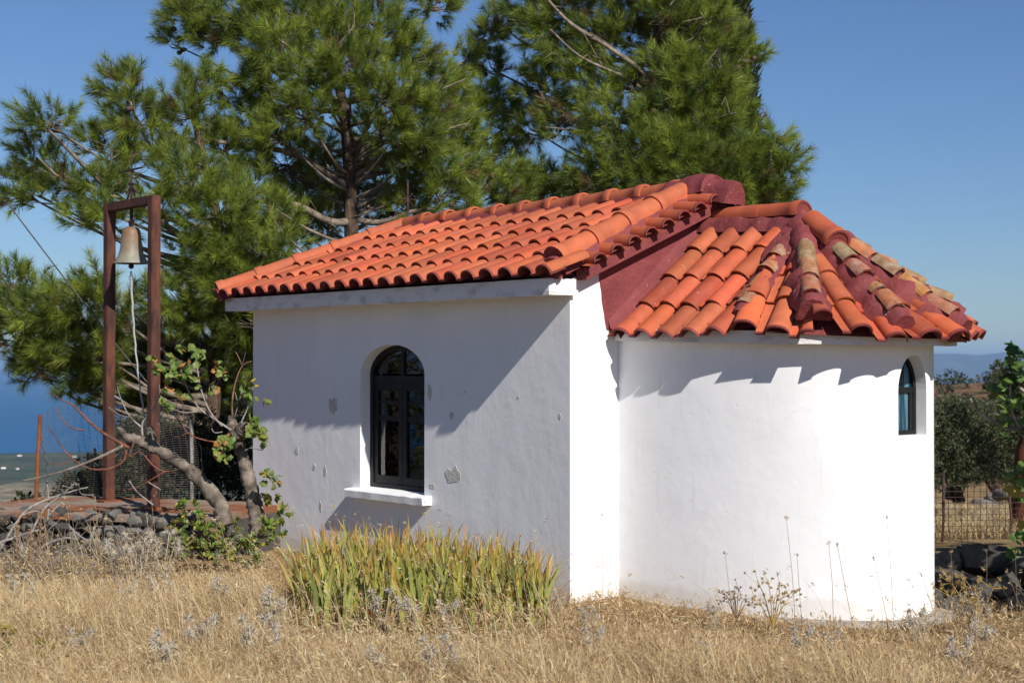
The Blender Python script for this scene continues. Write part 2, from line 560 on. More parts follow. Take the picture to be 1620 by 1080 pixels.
def build_ground():
    rr = np.concatenate([[0.0], np.geomspace(2.0, 60, 90), np.geomspace(62, 4000, 110)])
    na = 300
    # finer angles in front
    ang = np.concatenate([np.linspace(-30, 30, 200, endpoint=False), np.linspace(30, 330, 100, endpoint=False)])
    ang = np.radians(ang)
    RRr, AA = np.meshgrid(rr, ang, indexing='ij')
    X = RRr * np.sin(AA)
    Y = RRr * np.cos(AA)
    Z = ground_h(X, Y)
    nz = np.array([mnoise.noise(Vector((x * .9, y * .9, 0))) for x, y in zip(X.ravel(), Y.ravel())]).reshape(X.shape)
    Z = Z + 0.035 * nz * (RRr < 60)
    mb = MB()
    n0, n1 = X.shape
    idx = np.arange(n0 * n1).reshape(n0, n1)
    q = np.stack([idx[:-1, :], np.roll(idx, -1, axis=1)[:-1, :], np.roll(idx, -1, axis=1)[1:, :], idx[1:, :]], axis=-1).reshape(-1, 4)
    mb.arr(np.stack([X, Y, Z], -1), q, (1, 1, 1))
    m, nt, b = nodes_mat('dry_ground')
    # near soil and straw litter
    n1_ = noise_node(nt, 1.1, 8, 0.7)
    near = ramp(nt, n1_.outputs[0], [(0.3, (0.17, 0.105, 0.055)), (0.5, (0.30, 0.20, 0.10)), (0.7, (0.42, 0.31, 0.16))]).outputs[0]
    # far coastal plain: fields, groves
    vor = N(nt, 'ShaderNodeTexVoronoi')
    vor.inputs['Scale'].default_value = 0.006
    tc = N(nt, 'ShaderNodeTexCoord')
    mp = N(nt, 'ShaderNodeMapping')
    mp.inputs['Scale'].default_value = (1, 0.45, 0)
    nt.links.new(tc.outputs['Object'], mp.inputs[0])
    nt.links.new(mp.outputs[0], vor.inputs['Vector'])
    sp = N(nt, 'ShaderNodeSeparateColor')
    nt.links.new(vor.outputs['Color'], sp.inputs[0])
    far = ramp(nt, sp.outputs[0], [(0.0, (0.05, 0.065, 0.028)), (0.45, (0.07, 0.08, 0.035)), (0.5, (0.26, 0.19, 0.11)), (0.75, (0.33, 0.25, 0.15)), (0.8, (0.10, 0.10, 0.05))]).outputs[0]
    vl0 = N(nt, 'ShaderNodeVectorMath', operation='LENGTH')
    nt.links.new(tc.outputs['Object'], vl0.inputs[0])
    shore = N(nt, 'ShaderNodeMapRange')
    shore.inputs[1].default_value = 2500
    shore.inputs[2].default_value = 2750
    nt.links.new(vl0.outputs['Value'], shore.inputs[0])
    sn = noise_node(nt, 0.012, 5, 0.7)
    grn = ramp(nt, sn.outputs[0], [(0.4, (0.040, 0.062, 0.030)), (0.66, (0.12, 0.115, 0.06))]).outputs[0]
    far = mixc(nt, far, grn, shore.outputs[0])
    fn = noise_node(nt, 0.05, 6, 0.75)
    fr = ramp(nt, fn.outputs[0], [(0.45, (0, 0, 0)), (0.6, (0.9,) * 3)]).outputs[0]
    far = mixc(nt, far, (0.045, 0.06, 0.025), fr)
    vl = N(nt, 'ShaderNodeVectorMath', operation='LENGTH')
    nt.links.new(tc.outputs['Object'], vl.inputs[0])
    mr = N(nt, 'ShaderNodeMapRange')
    mr.inputs[1].default_value = 250
    mr.inputs[2].default_value = 700
    nt.links.new(vl.outputs['Value'], mr.inputs[0])
    # hillside maquis at middle distance
    hn = noise_node(nt, 0.16, 6, 0.7)
    hr = ramp(nt, hn.outputs[0], [(0.5, (0, 0, 0)), (0.62, (0.85,) * 3)]).outputs[0]
    mid = mixc(nt, (0.22, 0.125, 0.07), (0.055, 0.06, 0.03), hr)
    mr2 = N(nt, 'ShaderNodeMapRange')
    mr2.inputs[1].default_value = 60
    mr2.inputs[2].default_value = 110
    nt.links.new(vl.outputs['Value'], mr2.inputs[0])
    c = mixc(nt, near, mid, mr2.outputs[0])
    c = mixc(nt, c, far, mr.outputs[0])
    nt.links.new(c, b.inputs['Base Color'])
    b.inputs['Roughness'].default_value = 1.0
    b.inputs['Specular IOR Level'].default_value = 0.05
    bn = noise_node(nt, 14, 8, 0.75)
    bump(nt, b, bn.outputs[0], 0.9, 0.05)
    o = mb.build('ground', m, smooth=True)
    tag(o, kind='structure')
build_ground()

def build_sea():
    mb = MB()
    rs = [0, 3000, 6000, 12000, 24000, 48000]
    k = 96
    rings = [[np.array([r * math.sin(2 * math.pi * j / k), r * math.cos(2 * math.pi * j / k), -200.0]) for j in range(k)] for r in rs]
    mb.grid(rings, True)
    m, nt, b = nodes_mat('sea_water')
    nz = noise_node(nt, 0.0011, 6, 0.6, vec_scale=(1, 3, 1))
    c = ramp(nt, nz.outputs[0], [(0.35, (0.010, 0.095, 0.225)), (0.7, (0.016, 0.120, 0.265))]).outputs[0]
    nt.links.new(c, b.inputs['Base Color'])
    b.inputs['Roughness'].default_value = 0.55
    b.inputs['Specular IOR Level'].default_value = 0.25
    w = noise_node(nt, 0.02, 6, 0.7)
    bump(nt, b, w.outputs[0], 1.0, 12.0)
    tag(mb.build('sea', m), kind='structure')
build_sea()

def build_mountain():
    mb = MB()
    xs = np.linspace(700, 11500, 220)
    ys = np.linspace(17600, 23000, 60)
    prof = [(1300, 556), (1400, 554), (1480, 557), (1520, 558), (1555, 562), (1580, 558), (1600, 555), (1640, 553), (1700, 553), (1800, 555), (2100, 562)]
    rows = []
    for x in xs:
        px = 810 + FPX * x / 19800.0
        top = EYE + (572 - np.interp(px, [p[0] for p in prof], [p[1] for p in prof])) / FPX * 19800 + 200
        edge = min(1, max(0, (x - 700) / 900)) * min(1, max(0, (11500 - x) / 1500))
        row = []
        for y in ys:
            t = (y - 17600) / 2200.0
            f = math.sin(min(t, 1) * math.pi / 2) if t < 1 else math.cos(min(1, (y - 19800) / 3200) * math.pi / 2)
            n = mnoise.fractal(Vector((x * .0012, y * .0012, 3.3)), 1.0, 2.0, 5)
            z = -205 + edge * f * top * (1 + 0.10 * n * (1 - abs(2 * min(t, 1) - 1) * 0.2) - (0.05 if t < 1 else 0)) + 25 * n * f * (t < .9)
            row.append((x, y, z))
        rows.append(row)
    mb.grid(rows)
    m, nt, b = nodes_mat('mountain_scrub')
    nz = noise_node(nt, 0.0016, 8, 0.65)
    c = ramp(nt, nz.outputs[0], [(0.4, (0.040, 0.058, 0.045)), (0.62, (0.10, 0.10, 0.08)), (0.72, (0.38, 0.33, 0.30))]).outputs[0]
    nt.links.new(c, b.inputs['Base Color'])
    b.inputs['Roughness'].default_value = 1
    tag(mb.build('mountain', m, smooth=True), kind='structure')
build_mountain()

# ------------------------------------------------------------------ chapel
L_, W_, H_ = 4.86, 2.974, 2.30
ROT = math.atan2(Vv[1], Vv[0])
chapel = thing('chapel', 'small whitewashed chapel with orange tiled roof and rounded apse', 'chapel', (P0[0], P0[1], 0), ROT)
def cpart(mb, name, mat, parent=None, **kw):
    return mb.build(name, mat, parent or chapel, world_verts=False, **kw)

ORANGE = np.array([0.465, 0.100, 0.041])
LIGHTO = np.array([0.50, 0.128, 0.054])
REDEND = np.array([0.20, 0.035, 0.032])
PITCH = 0.405
EAVE_D, EAVE_Z = 0.33, 2.43
RIDGE_S0, RIDGE_S1 = 0.20, 4.32
FAR_S = L_ + 0.18
AR, AOFF = 0.99, 1.0         # apse radius, length of its straight part
AC = np.array([W_ / 2, -AOFF])
AB, AN = 2.02, 2.4         # reach of the apse beyond the gable, fullness of its plan
def apse_curve(k=72):
    P = []
    for i in range(k + 1):
        t = math.pi * i / k
        c, d = math.cos(t), abs(math.sin(t))
        n_ = AN - .42 * sstep(-.2, .6, c)
        P.append((AC[0] - AR * math.copysign(abs(c) ** (2 / n_), c), -AB * d ** (2 / n_)))
    P = np.array(P)
    T_ = np.gradient(P, axis=0)
    T_ = T_ / np.linalg.norm(T_, axis=1, keepdims=True)
    return P, np.stack([T_[:, 1], -T_[:, 0]], -1)

def ext_ring(mb, outer, inner, z0, z1):
    k = len(outer)
    v = [(x, y, z0) for x, y in outer] + [(x, y, z0) for x, y in inner] + [(x, y, z1) for x, y in outer] + [(x, y, z1) for x, y in inner]
    fs = []
    for i in range(k):
        j = (i + 1) % k
        fs += [(i, j, j + 2 * k, i + 2 * k), (i + k, i + 3 * k, j + 3 * k, j + k), (i, i + k, j + k, j), (i + 2 * k, j + 2 * k, j + 3 * k, i + 3 * k)]
    mb.add(v, fs)

def arch_loop(w0, w1, z0, zs, zt, power=1.0, k=14):
    """opening outline: sill z0, spring line zs, crown zt (counter-clockwise)"""
    c, h = (w0 + w1) / 2, (w1 - w0) / 2
    pts = [(w0, z0), (w1, z0), (w1, zs)]
    for i in range(1, k):
        a = math.pi * i / k
        pts.append((c + h * math.copysign(abs(math.cos(a)) ** power, math.cos(a)), zs + (zt - zs) * math.sin(a) ** 1.15))
    pts.append((w0, zs))
    return pts

# --- nave walls (the hollow room), window and doorway cut through
def subdiv_line(a, b, n):
    return [(a[0] + (b[0] - a[0]) * i / n, a[1] + (b[1] - a[1]) * i / n) for i in range(n)]
T = 0.24
mb = MB()
ext_ring(mb, [(0, 0), (W_, 0), (W_, L_), (0, L_)], [(T, T), (W_ - T, T), (W_ - T, L_ - T), (T, L_ - T)], -0.45, H_ + 0.02)
nave = cpart(mb, 'nave_wall', M['plaster'])
WIN = arch_loop(1.905, 2.905, 0.656, 1.70, 1.95, 0.92)
cm = MB(); prism(cm, WIN, (-0.2, 0, 0), (0, 1, 0), (0, 0, 1), (0.8, 0, 0))
cut1 = cpart(cm, 'cutter', None)
cm = MB(); prism(cm, WIN, (W_ - 0.5, 0, 0), (0, 1, 0), (0, 0, 1), (0.8, 0, 0))
cut3 = cpart(cm, 'cutter', None)
DOOR = arch_loop(W_ / 2 - 0.48, W_ / 2 + 0.48, 0.02, 1.65, 1.95)
cm = MB(); prism(cm, DOOR, (0, L_ - 0.5, 0), (1, 0, 0), (0, 0, 1), (0, 0.8, 0))
cut2 = cpart(cm, 'cutter', None)
boolean_cut(nave, [cut1, cut2, cut3])

# gable wall above the wall head on the apse end
mb = MB()
gz = lambda c: 2.545 + .420 * (min(c, W_ - c) - .16)      # underside line of the verge tiles
prism(mb, [(0, H_ + .02), (W_, H_ + .02), (W_, gz(W_) - .06), (W_ / 2, gz(W_ / 2) - .04), (0, gz(0) - .06)], (0, 0, 0), (1, 0, 0), (0, 0, 1), (0, T, 0))
cpart(mb, 'gable', M['plaster'])

# red painted field of the gable, 4 mm proud of the wall
mb = MB()
red = [(.285, gz(.285) - .05), (.300, 2.41), (.318, 2.33), (.322, 2.26), (.345, 2.17), (.352, 2.12), (.372, 2.045)]
red = red + [(W_ - a, b) for a, b in red[::-1]] + [(W_ / 2, gz(W_ / 2) - .03)]
prism(mb, red, (0, -0.006, 0), (1, 0, 0), (0, 0, 1), (0, 0.006 - .0005, 0))
cpart(mb, 'painted_gable_field', M['oxide'])

# inner floor and ceiling
mb = MB(); mb.box((T, T, -0.4), (W_ - T, L_ - T, 0.02)); cpart(mb, 'inner_floor', M['floorin'])
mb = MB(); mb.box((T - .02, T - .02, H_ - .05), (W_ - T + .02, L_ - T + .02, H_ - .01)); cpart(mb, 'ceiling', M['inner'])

# --- apse wall
def apse_outline(off, y0=0.0):
    P, Nn = apse_curve()
    q = P + Nn * (off if not callable(off) else np.array([off(i / (len(P) - 1)) for i in range(len(P))])[:, None])
    q[0, 1] = q[-1, 1] = y0
    return [tuple(p) for p in q]
_P, _N = apse_curve()
assert _N[len(_N) // 2][1] < 0
mb = MB()
ext_ring(mb, apse_outline(0.0, 0.03), apse_outline(-0.18, 0.03), -0.45, 1.975)
apse = cpart(mb, 'apse_wall', M['plaster'], smooth=True, angle=40)
AWC = AC[0] + 0.04
AWIN = arch_loop(AWC - 0.17, AWC + 0.17, 1.27, 1.60, 1.845, 0.8)
cm = MB(); prism(cm, AWIN, (0, -AB - 0.3, 0), (1, 0, 0), (0, 0, 1), (0, 0.7, 0))
cuta = cpart(cm, 'cutter', None)
boolean_cut(apse, [cuta])

# --- windows
def inset(loop, d, k=0):
    c = np.mean(loop, axis=0)
    out = []
    n = len(loop)
    for i in range(n):
        p, q, r = np.array(loop[i - 1]), np.array(loop[i]), np.array(loop[(i + 1) % n])
        a, b = norm(q - p), norm(r - q)
        na, nb = np.array([-a[1], a[0]]), np.array([-b[1], b[0]])
        m = na + nb
        m = m / max(np.dot(m, m) / 2, 0.3)
        out.append(tuple(q + d * m))
    return out

def nave_window(c0, sgn, name_mat):
    """black two-leaf window; c0 = plane of the outer face, sgn = inward direction across the chapel"""
    o = (c0, 0, 0); a = (0, 1, 0); b = (0, 0, 1)
    n = lambda d: (sgn * d, 0, 0)
    mb = MB()
    frame_strip(mb, inset(WIN, 0.002), inset(WIN, 0.052), o, a, b, n(0.07))
    w = cpart(mb, 'window', M['frame'])
    y0, y1, z0 = 1.957, 2.853, 0.708
    mid = (y0 + y1) / 2
    def bar(mb, ya, yb, za, zb, d0, d1):
        lo, hi = (c0 + sgn * d0, ya, za), (c0 + sgn * d1, yb, zb)
        mb.box(tuple(min(p, q) for p, q in zip(lo, hi)), tuple(max(p, q) for p, q in zip(lo, hi)))
    mb = MB()
    bar(mb, y0 - .004, y1 + .004, 1.605, 1.675, 0.006, 0.066)      # transom
    bar(mb, mid - .018, mid + .018, 1.675, 1.893, 0.010, 0.050)    # upper mullion
    cpart(mb, 'transom', M['frame'], w)
    for ya, yb in ((y0, mid - .003), (mid + .003, y1)):
        mb = MB()
        frame_strip(mb, [(ya, z0), (yb, z0), (yb, 1.604), (ya, 1.604)], [(ya + .058, z0 + .075), (yb - .058, z0 + .075), (yb - .058, 1.545), (ya + .058, 1.545)], (c0 + sgn * .012, 0, 0), a, b, n(0.045))
        bar(mb, ya + .057, yb - .057, 1.275, 1.315, 0.018, 0.050)
        bar(mb, ya + .057, yb - .057, 1.43, 1.455, 0.022, 0.046)
        sash = cpart(mb, 'casement', M['frame'], w)
        mb = MB(); bar(mb, ya + .05, yb - .05, z0 + .07, 1.55, 0.030, 0.036)
        cpart(mb, 'pane', M['glass'], sash if False else w)
    mb = MB()
    prism(mb, [p for p in inset(WIN, 0.05) if p[1] > 1.66] + [(1.955, 1.67), (2.855, 1.67)][0:0], (c0 + sgn * .028, 0, 0), a, b, n(0.006))
    cpart(mb, 'pane', M['glass'], w)
    return w
win = nave_window(0.105, 1, None)
nave_window(W_ - 0.105, -1, None)
# sill
mb = MB()
pts = []
for i in range(25):
    y = 1.80 + i * (3.02 - 1.80) / 24
    j = 0.008 * mnoise.noise(Vector((y * 6, 0, 0)))
    k = 0.007 * mnoise.noise(Vector((y * 9, 5, 0)))
    pts.append([(-0.095 + j, y, 0.585 + k), (-0.10 + j, y, 0.645 + k), (-0.088 + j, y, 0.655 + k), (0.10, y, 0.672), (0.20, y, 0.60), (0.003, y, 0.585)])
mb.grid(pts, True)
mb.f.append([0, 1, 2, 3, 4, 5]); mb.f.append([144, 145, 146, 147, 148, 149][::-1])
cpart(mb, 'sill', M['plaster'], win, smooth=True, angle=35)

# apse window
ay0 = -AB + 0.11
mb = MB()
frame_strip(mb, inset(AWIN, .002), inset(AWIN, .032), (0, ay0, 0), (1, 0, 0), (0, 0, 1), (0, .05, 0))
mb.box((AWC - .142, ay0 + .004, 1.575), (AWC + .142, ay0 + .046, 1.615))
mb.box((AWC + .10, ay0 + .006, 1.298), (AWC + .145, ay0 + .044, 1.577))
aw = cpart(mb, 'window', M['frame'])
mb = MB(); prism(mb, inset(AWIN, .03), (0, ay0 + .022, 0), (1, 0, 0), (0, 0, 1), (0, .005, 0))
cpart(mb, 'pane', M['bluepane'], aw)
mb = MB()
rows = []
for i in range(40):
    x = AWC - .22 + .44 * i / 39
    y = ay0 + .10 + .012 * math.sin(i * 1.15) + .006 * math.sin(i * 2.7)
    rows.append([(x, y, 1.24), (x, y, 1.50), (x, y + .004, 1.66)])
mb.grid(rows)
cpart(mb, 'curtain', M['bluecloth'], aw, smooth=True)

# west door: dark glazed door
mb = MB()
yd = L_ - 0.15
frame_strip(mb, inset(DOOR, .002), inset(DOOR, .06), (0, yd, 0), (1, 0, 0), (0, 0, 1), (0, .05, 0))
for x in (W_ / 2 - .045,):
    mb.box((x, yd + .005, .07), (x + .09, yd + .045, 1.9))
for z in (.72, 1.12, 1.40, 1.62):
    mb.box((W_ / 2 - .43, yd + .008, z), (W_ / 2 + .43, yd + .042, z + .06))
mb.box((W_ / 2 - .43, yd + .012, .07), (W_ / 2 + .43, yd + .038, .74))
door = cpart(mb, 'door', M['frame'])

# --- concrete eaves slab
mb = MB()
def eave_side(c0, c1):
    rows = []
    for i in range(61):
        s = -0.05 + (FAR_S - 0.01) * i / 60
        j = .006 * mnoise.noise(Vector((s * 3, c0, 1)))
        k = .006 * mnoise.noise(Vector((s * 2.3, c0, 7)))
        rows.append([(c0 + j, s, H_ + k), (c0 + j, s, H_ + .125), (c1, s, H_ + .125), (c1, s, H_ + .003)])
    mb.grid(rows, True)
    b = mb.n
    mb.f.append([b - 4, b - 3, b - 2, b - 1])
    mb.f.append([b - 244, b - 243, b - 242, b - 241][::-1])
eave_side(-0.25, 0.02)
eave_side(W_ + 0.25, W_ - 0.02)
mb.box((-0.235, L_ - .02, H_ + .004), (W_ + 0.235, FAR_S - .063, H_ + .122))
cpart(mb, 'eaves_slab', M['eave'], smooth=True, angle=30)

mb = MB()
oo, ii = apse_outline(lambda f: .055 + .12 * math.sin(math.pi * f), -0.005), apse_outline(-.1, -0.005)
ext_ring(mb, oo, ii, 1.945, 2.035)
aslab = cpart(mb, 'apse_eaves_slab', M['eave'])
for v in aslab.data.vertices:
    v.co.z += .025 * (v.co.y + .8) + .008 * mnoise.noise(Vector((v.co.x * 3, v.co.y * 3, v.co.z)))

# --- tiles
def tile_profile(m, k=1.0):
    pts = [(-m / 2, 0.004), (-m / 2 + .012, 0.0), (-m / 2 + .040, 0.0)]
    cx, a, h = m * 0.135, m * 0.335 * k, 0.066 * k
    n = 10
    for i in range(n + 1):
        t = math.pi * (1 - i / n)
        pts.append((cx + a * math.cos(t), h * math.sin(t) ** 0.85))
    pts.append((m / 2, 0.004))
    return pts

def add_tile(mb, o, ax, up, nr, m, length, lift, col, eave):
    """one S-shaped tile: o = lower-left pan corner centre, ax across, up the slope, nr normal"""
    pl, pu = np.array(tile_profile(m, 1.05)), np.array(tile_profile(m, 0.97))
    def ring(p, w, dh):
        return [o + ax * q[0] + up * w + nr * (q[1] + dh) for q in p]
    th = 0.015
    cT = np.array(col)
    cE = REDEND if eave else cT * 0.92
    if eave:
        mb.grid([ring(pl, 0, lift), ring(pl, 0.022, lift * .97)], col=REDEND * 1.05)
        mb.grid([ring(pl, 0.022, lift * .97), ring((pl + pu) / 2, length * .5, lift * .5), ring(pu, length, 0.0)], col=cT)
    else:
        mb.grid([ring(pl, 0, lift), ring((pl + pu) / 2, length * .5, lift * .5), ring(pu, length, 0.0)], col=cT)
    mb.grid([ring(pl, 0, lift - th), ring(pl, 0, lift)], col=cE)
    mb.grid([ring(pl, 0.16, lift * .7 - th), ring(pl, 0, lift - th)], col=cE * 0.8)

def tile_col(mb, base, ax, up, nr, m, n, expo, rng, dark=0.0, first_eave=True, lift=0.026):
    for i in range(n):
        col = ORANGE * (1 + 0.17 * rng.randn()) * (1 + .07 * rng.randn(3)) * (1 - dark)
        if rng.rand() < .22:
            col = LIGHTO * (1 + .08 * rng.randn())
        if rng.rand() < .12:
            col = col * np.array([.80, .74, .75])
        jit = ax * rng.randn() * .003 + up * rng.randn() * .006 + nr * rng.randn() * .0015
        ax2 = norm(ax + up * rng.randn() * .008)
        add_tile(mb, base + up * (expo * i) + jit, ax2, up, nr, m, expo + .05, lift, np.clip(col, 0.01, .8), first_eave and i == 0)

rng = np.random.RandomState(5)
cosp = 1 / math.sqrt(1 + PITCH ** 2)
up_l = np.array([1, 0, PITCH]) * cosp
nr_l = np.array([-PITCH, 0, 1]) * cosp
MOD = 0.2345
NC = 23
def roof_slope(side):
    """side -1: the slope over the visible long wall, +1: the slope beyond the ridge"""
    mb = MB()
    if side < 0:
        base_x, up, nr = -EAVE_D, up_l, nr_l
    else:
        base_x, up, nr = W_ + EAVE_D, up_l * np.array([-1, 1, 1]), nr_l * np.array([-1, 1, 1])
    ax = np.array([0, -1.0, 0]) if side < 0 else np.array([0, 1.0, 0])
    for j in range(-1, NC):
        s = 0.055 + MOD * (j + .5)
        tile_col(mb, np.array([base_x, s, EAVE_Z]), ax, up, nr, MOD, 5 if j >= 0 else 1, 0.372, rng)
    # clip at ridge, at the verge and along the far hip
    hipdir = np.array([W_ / 2 + EAVE_D, RIDGE_S1 - FAR_S, 0])
    if side < 0:
        hn = Vector((-hipdir[1], hipdir[0], 0)).normalized()
        hco = (-EAVE_D, FAR_S + .02, 0)
        clips = [((W_ / 2, 0, 0), (1, 0, 0)), (hco, hn)]
    else:
        hn = Vector((hipdir[1], hipdir[0], 0)).normalized(); hn.x = -abs(hn.x) if False else abs(-hipdir[1]) / np.linalg.norm(hipdir)
        hn = Vector((hipdir[1] * -1 * -1, hipdir[0], 0)).normalized()
        hn = Vector((-abs(hipdir[1]) * -1, hipdir[0], 0)).normalized()
        hco = (W_ + EAVE_D, FAR_S + .02, 0)
        hn = Vector((-(-abs(hipdir[1])), hipdir[0], 0)).normalized()
        clips = [((W_ / 2, 0, 0), (-1, 0, 0)), (hco, Vector((-abs(hipdir[1]) * -1, hipdir[0], 0)).normalized())]
        clips[1] = (hco, Vector((-hipdir[1] * 1.0, hipdir[0], 0)).normalized() if False else Vector((abs(hipdir[1]), hipdir[0], 0)).normalized())
    return mb, clips
mb, clips = roof_slope(-1)
roof = cpart(mb, 'roof', M['tile'], smooth=True, angle=50, clip=clips, fixn='keep')
mb, clips = roof_slope(1)
# the far slope: hip runs from (W+d, FAR) to (W/2, RIDGE_S1)
cpart(mb, 'roof_slope', M['tile'], roof, smooth=True, angle=50, clip=clips, fixn='keep')
# hipped far end
mb = MB()
ridge_z = EAVE_Z + PITCH * (W_ / 2 + EAVE_D)
run = FAR_S - RIDGE_S1
kp = (ridge_z - EAVE_Z) / run
ln = math.hypot(1, kp)
up_h, nr_h = np.array([0, -1, kp]) / ln, np.array([0, kp, 1]) / ln
for j in range(15):
    x = -EAVE_D + (W_ + 2 * EAVE_D) * (j + .5) / 15
    tile_col(mb, np.array([x, FAR_S, EAVE_Z]), np.array([1.0, 0, 0]), up_h, nr_h, (W_ + 2 * EAVE_D) / 15, 4, 0.31, rng)
hx = W_ / 2 + EAVE_D
cl = [((-EAVE_D, FAR_S, 0), Vector((-run, -hx, 0)).normalized()), ((W_ + EAVE_D, FAR_S, 0), Vector((run, -hx, 0)).normalized())]
cpart(mb, 'hip_slope', M['tile'], roof, smooth=True, angle=50, clip=cl, fixn='keep')

# mortar bed under the tiles
mb = MB()
d = -0.02
A = [(-EAVE_D + .07, 0.0, EAVE_Z + .03 + d), (W_ / 2, 0.0, ridge_z + d), (W_ / 2, RIDGE_S1, ridge_z + d), (-EAVE_D + .07, FAR_S - .07, EAVE_Z + .03 + d)]
B = [(W_ + EAVE_D - .07, 0.0, EAVE_Z + .03 + d), (W_ + EAVE_D - .07, FAR_S - .07, EAVE_Z + .03 + d)]
mb.add(A + B, [(0, 1, 2, 3), (1, 4, 5, 2), (3, 2, 5)])
cpart(mb, 'tile_bed', M['oxide'], roof)

def cap_tile(mb, p0, p1, r, nr, col, plug=None, span=100, k=11, collar=1.16, old=False):
    """half-round cap from upper end p0 to lower end p1, with a raised collar at the lower end"""
    p0, p1, nr = map(np.asarray, (p0, p1, nr))
    t = norm(p1 - p0)
    nr = norm(nr - t * np.dot(nr, t))
    sd = np.cross(t, nr)
    Ln = np.linalg.norm(p1 - p0)
    st = [(0, 0.96), (.5, 1.0), (.80, 1.03), (.83, collar), (.97, collar), (1.0, collar * .97)] if collar > 1.05 else [(0, .92), (.33, .97), (.66, 1.02), (1.0, 1.05)]
    rings, inner = [], []
    for f, q in st:
        c = p0 + t * Ln * f
        ring = []
        for i in range(k):
            a = math.radians(-span + 2 * span * i / (k - 1))
            rr = r * q * (1 + (0.03 * random.uniform(-1, 1) if old else 0))
            ring.append(c + rr * (math.sin(a) * sd + math.cos(a) * nr))
        rings.append(ring)
    mb.grid(rings, col=col)
    last = np.array(rings[-1])
    c = p1
    inn = c + (last - c) * .82
    mb.grid([last, inn], col=np.asarray(col) * .85 if plug is None else plug)
    mb.grid([inn, inn - t * .12], col=np.asarray(col) * .6)
    if plug is not None:
        mb.add([c - t * .012 + nr * r * .3] + list(c + (last - c) * .9 - t * .006), [(0, i + 1, i + 2) for i in range(k - 1)], plug)

def rib(mb, p0, p1, w, h, nr, n=24, jit=.25, col=(1, 1, 1)):
    """rough mortar ridge along a line"""
    p0, p1, nr = map(np.asarray, (p0, p1, nr))
    t = norm(p1 - p0); nr = norm(nr - t * np.dot(nr, t)); sd = np.cross(t, nr)
    rows = []
    for i in range(n + 1):
        c = p0 + (p1 - p0) * i / n
        ww = w * (1 + jit * mnoise.noise(Vector((i * .37, p0[0] * 9, p0[1] * 7))))
        hh = h * (1 + jit * .8 * mnoise.noise(Vector((i * .41, p0[0] * 5, 9))))
        w2 = w * (1 + jit * mnoise.noise(Vector((i * .33, p0[0] * 3, 4))))
        rows.append([c - sd * ww - nr * .05, c - sd * ww * .8 + nr * hh * .35, c - sd * ww * .4 + nr * hh * .9, c + nr * hh, c + sd * w2 * .4 + nr * hh * .9, c + sd * w2 * .8 + nr * hh * .35, c + sd * w2 - nr * .05])
    mb.grid(rows, col=col)
    b = mb.n
    k = 7
    mb.f.append([b - k + i for i in range(k)]); mb.f.append([b - k * (n + 1) + i for i in range(k)][::-1])

up_z = np.array([0, 0, 1.0])
# ridge caps
caps, mort = MB(), MB()
nrc = 10
for i in range(nrc):
    s1 = RIDGE_S0 + .12 + (RIDGE_S1 - RIDGE_S0 - .1) * i / nrc
    s0 = s1 + (RIDGE_S1 - RIDGE_S0) / nrc + .03
    sag = -.012 * math.sin(i / nrc * math.pi)
    col = LIGHTO * (1 + .10 * rng.randn())
    cap_tile(caps, (W_ / 2, s0, ridge_z + .045 + sag), (W_ / 2 + .004 * rng.randn(), s1, ridge_z + .060 + sag), .085, up_z, np.clip(col, .02, .8))
rib(mort, (W_ / 2, RIDGE_S0 - .05, ridge_z - .005), (W_ / 2, RIDGE_S1 + .03, ridge_z - .005), .125, .090, up_z, 40)
# far hip caps
for sx in (-1, 1):
    top = np.array([W_ / 2, RIDGE_S1 + .02, ridge_z + .05])
    bot = np.array([W_ / 2 + sx * (W_ / 2 + EAVE_D - .02), FAR_S - .02, EAVE_Z + .075])
    for i in range(5):
        a, b_ = top + (bot - top) * max(0, (i - .08)) / 5, top + (bot - top) * (i + 1) / 5
        cap_tile(caps, a, b_, .082, up_z, np.clip(LIGHTO * (1 + .09 * rng.randn()), .02, .8), plug=REDEND if i == 4 else None)
    rib(mort, top - up_z * .055, bot - up_z * .06, .135, .085, up_z, 30)
# verge caps beside the gable, running up the slope
for sx in (-1, 1):
    bot = np.array([W_ / 2 + sx * (W_ / 2 + .13), 0.03, EAVE_Z + PITCH * (EAVE_D - .13) + .055])
    top = np.array([W_ / 2 + sx * .10, 0.19, EAVE_Z + PITCH * (W_ / 2 - .10 + EAVE_D) + .062])
    for i in range(4):
        a, b_ = top + (bot - top) * max(0, (i - .08)) / 4, top + (bot - top) * (i + 1) / 4
        cap_tile(caps, a, b_, .098, nr_l * np.array([-sx, 1, 1]), np.clip(LIGHTO * (1 + .08 * rng.randn()), .02, .8), plug=REDEND if i == 3 else None, collar=1.18)
    rib(mort, top - up_z * .07, bot - up_z * .07 + np.array([sx * .02, 0, 0]), .15, .095, nr_l * np.array([-sx, 1, 1]), 30)
    # rough plug of mortar at the eave end
    rib(mort, bot - up_z * .05 - np.array([sx * .08, 0, 0]), bot + np.array([sx * .09, -.02, -.10]), .11, .06, up_z, 8, .5)
cpart(caps, 'ridge_tiles', M['tile'], roof, smooth=True, angle=55, fixn='keep')

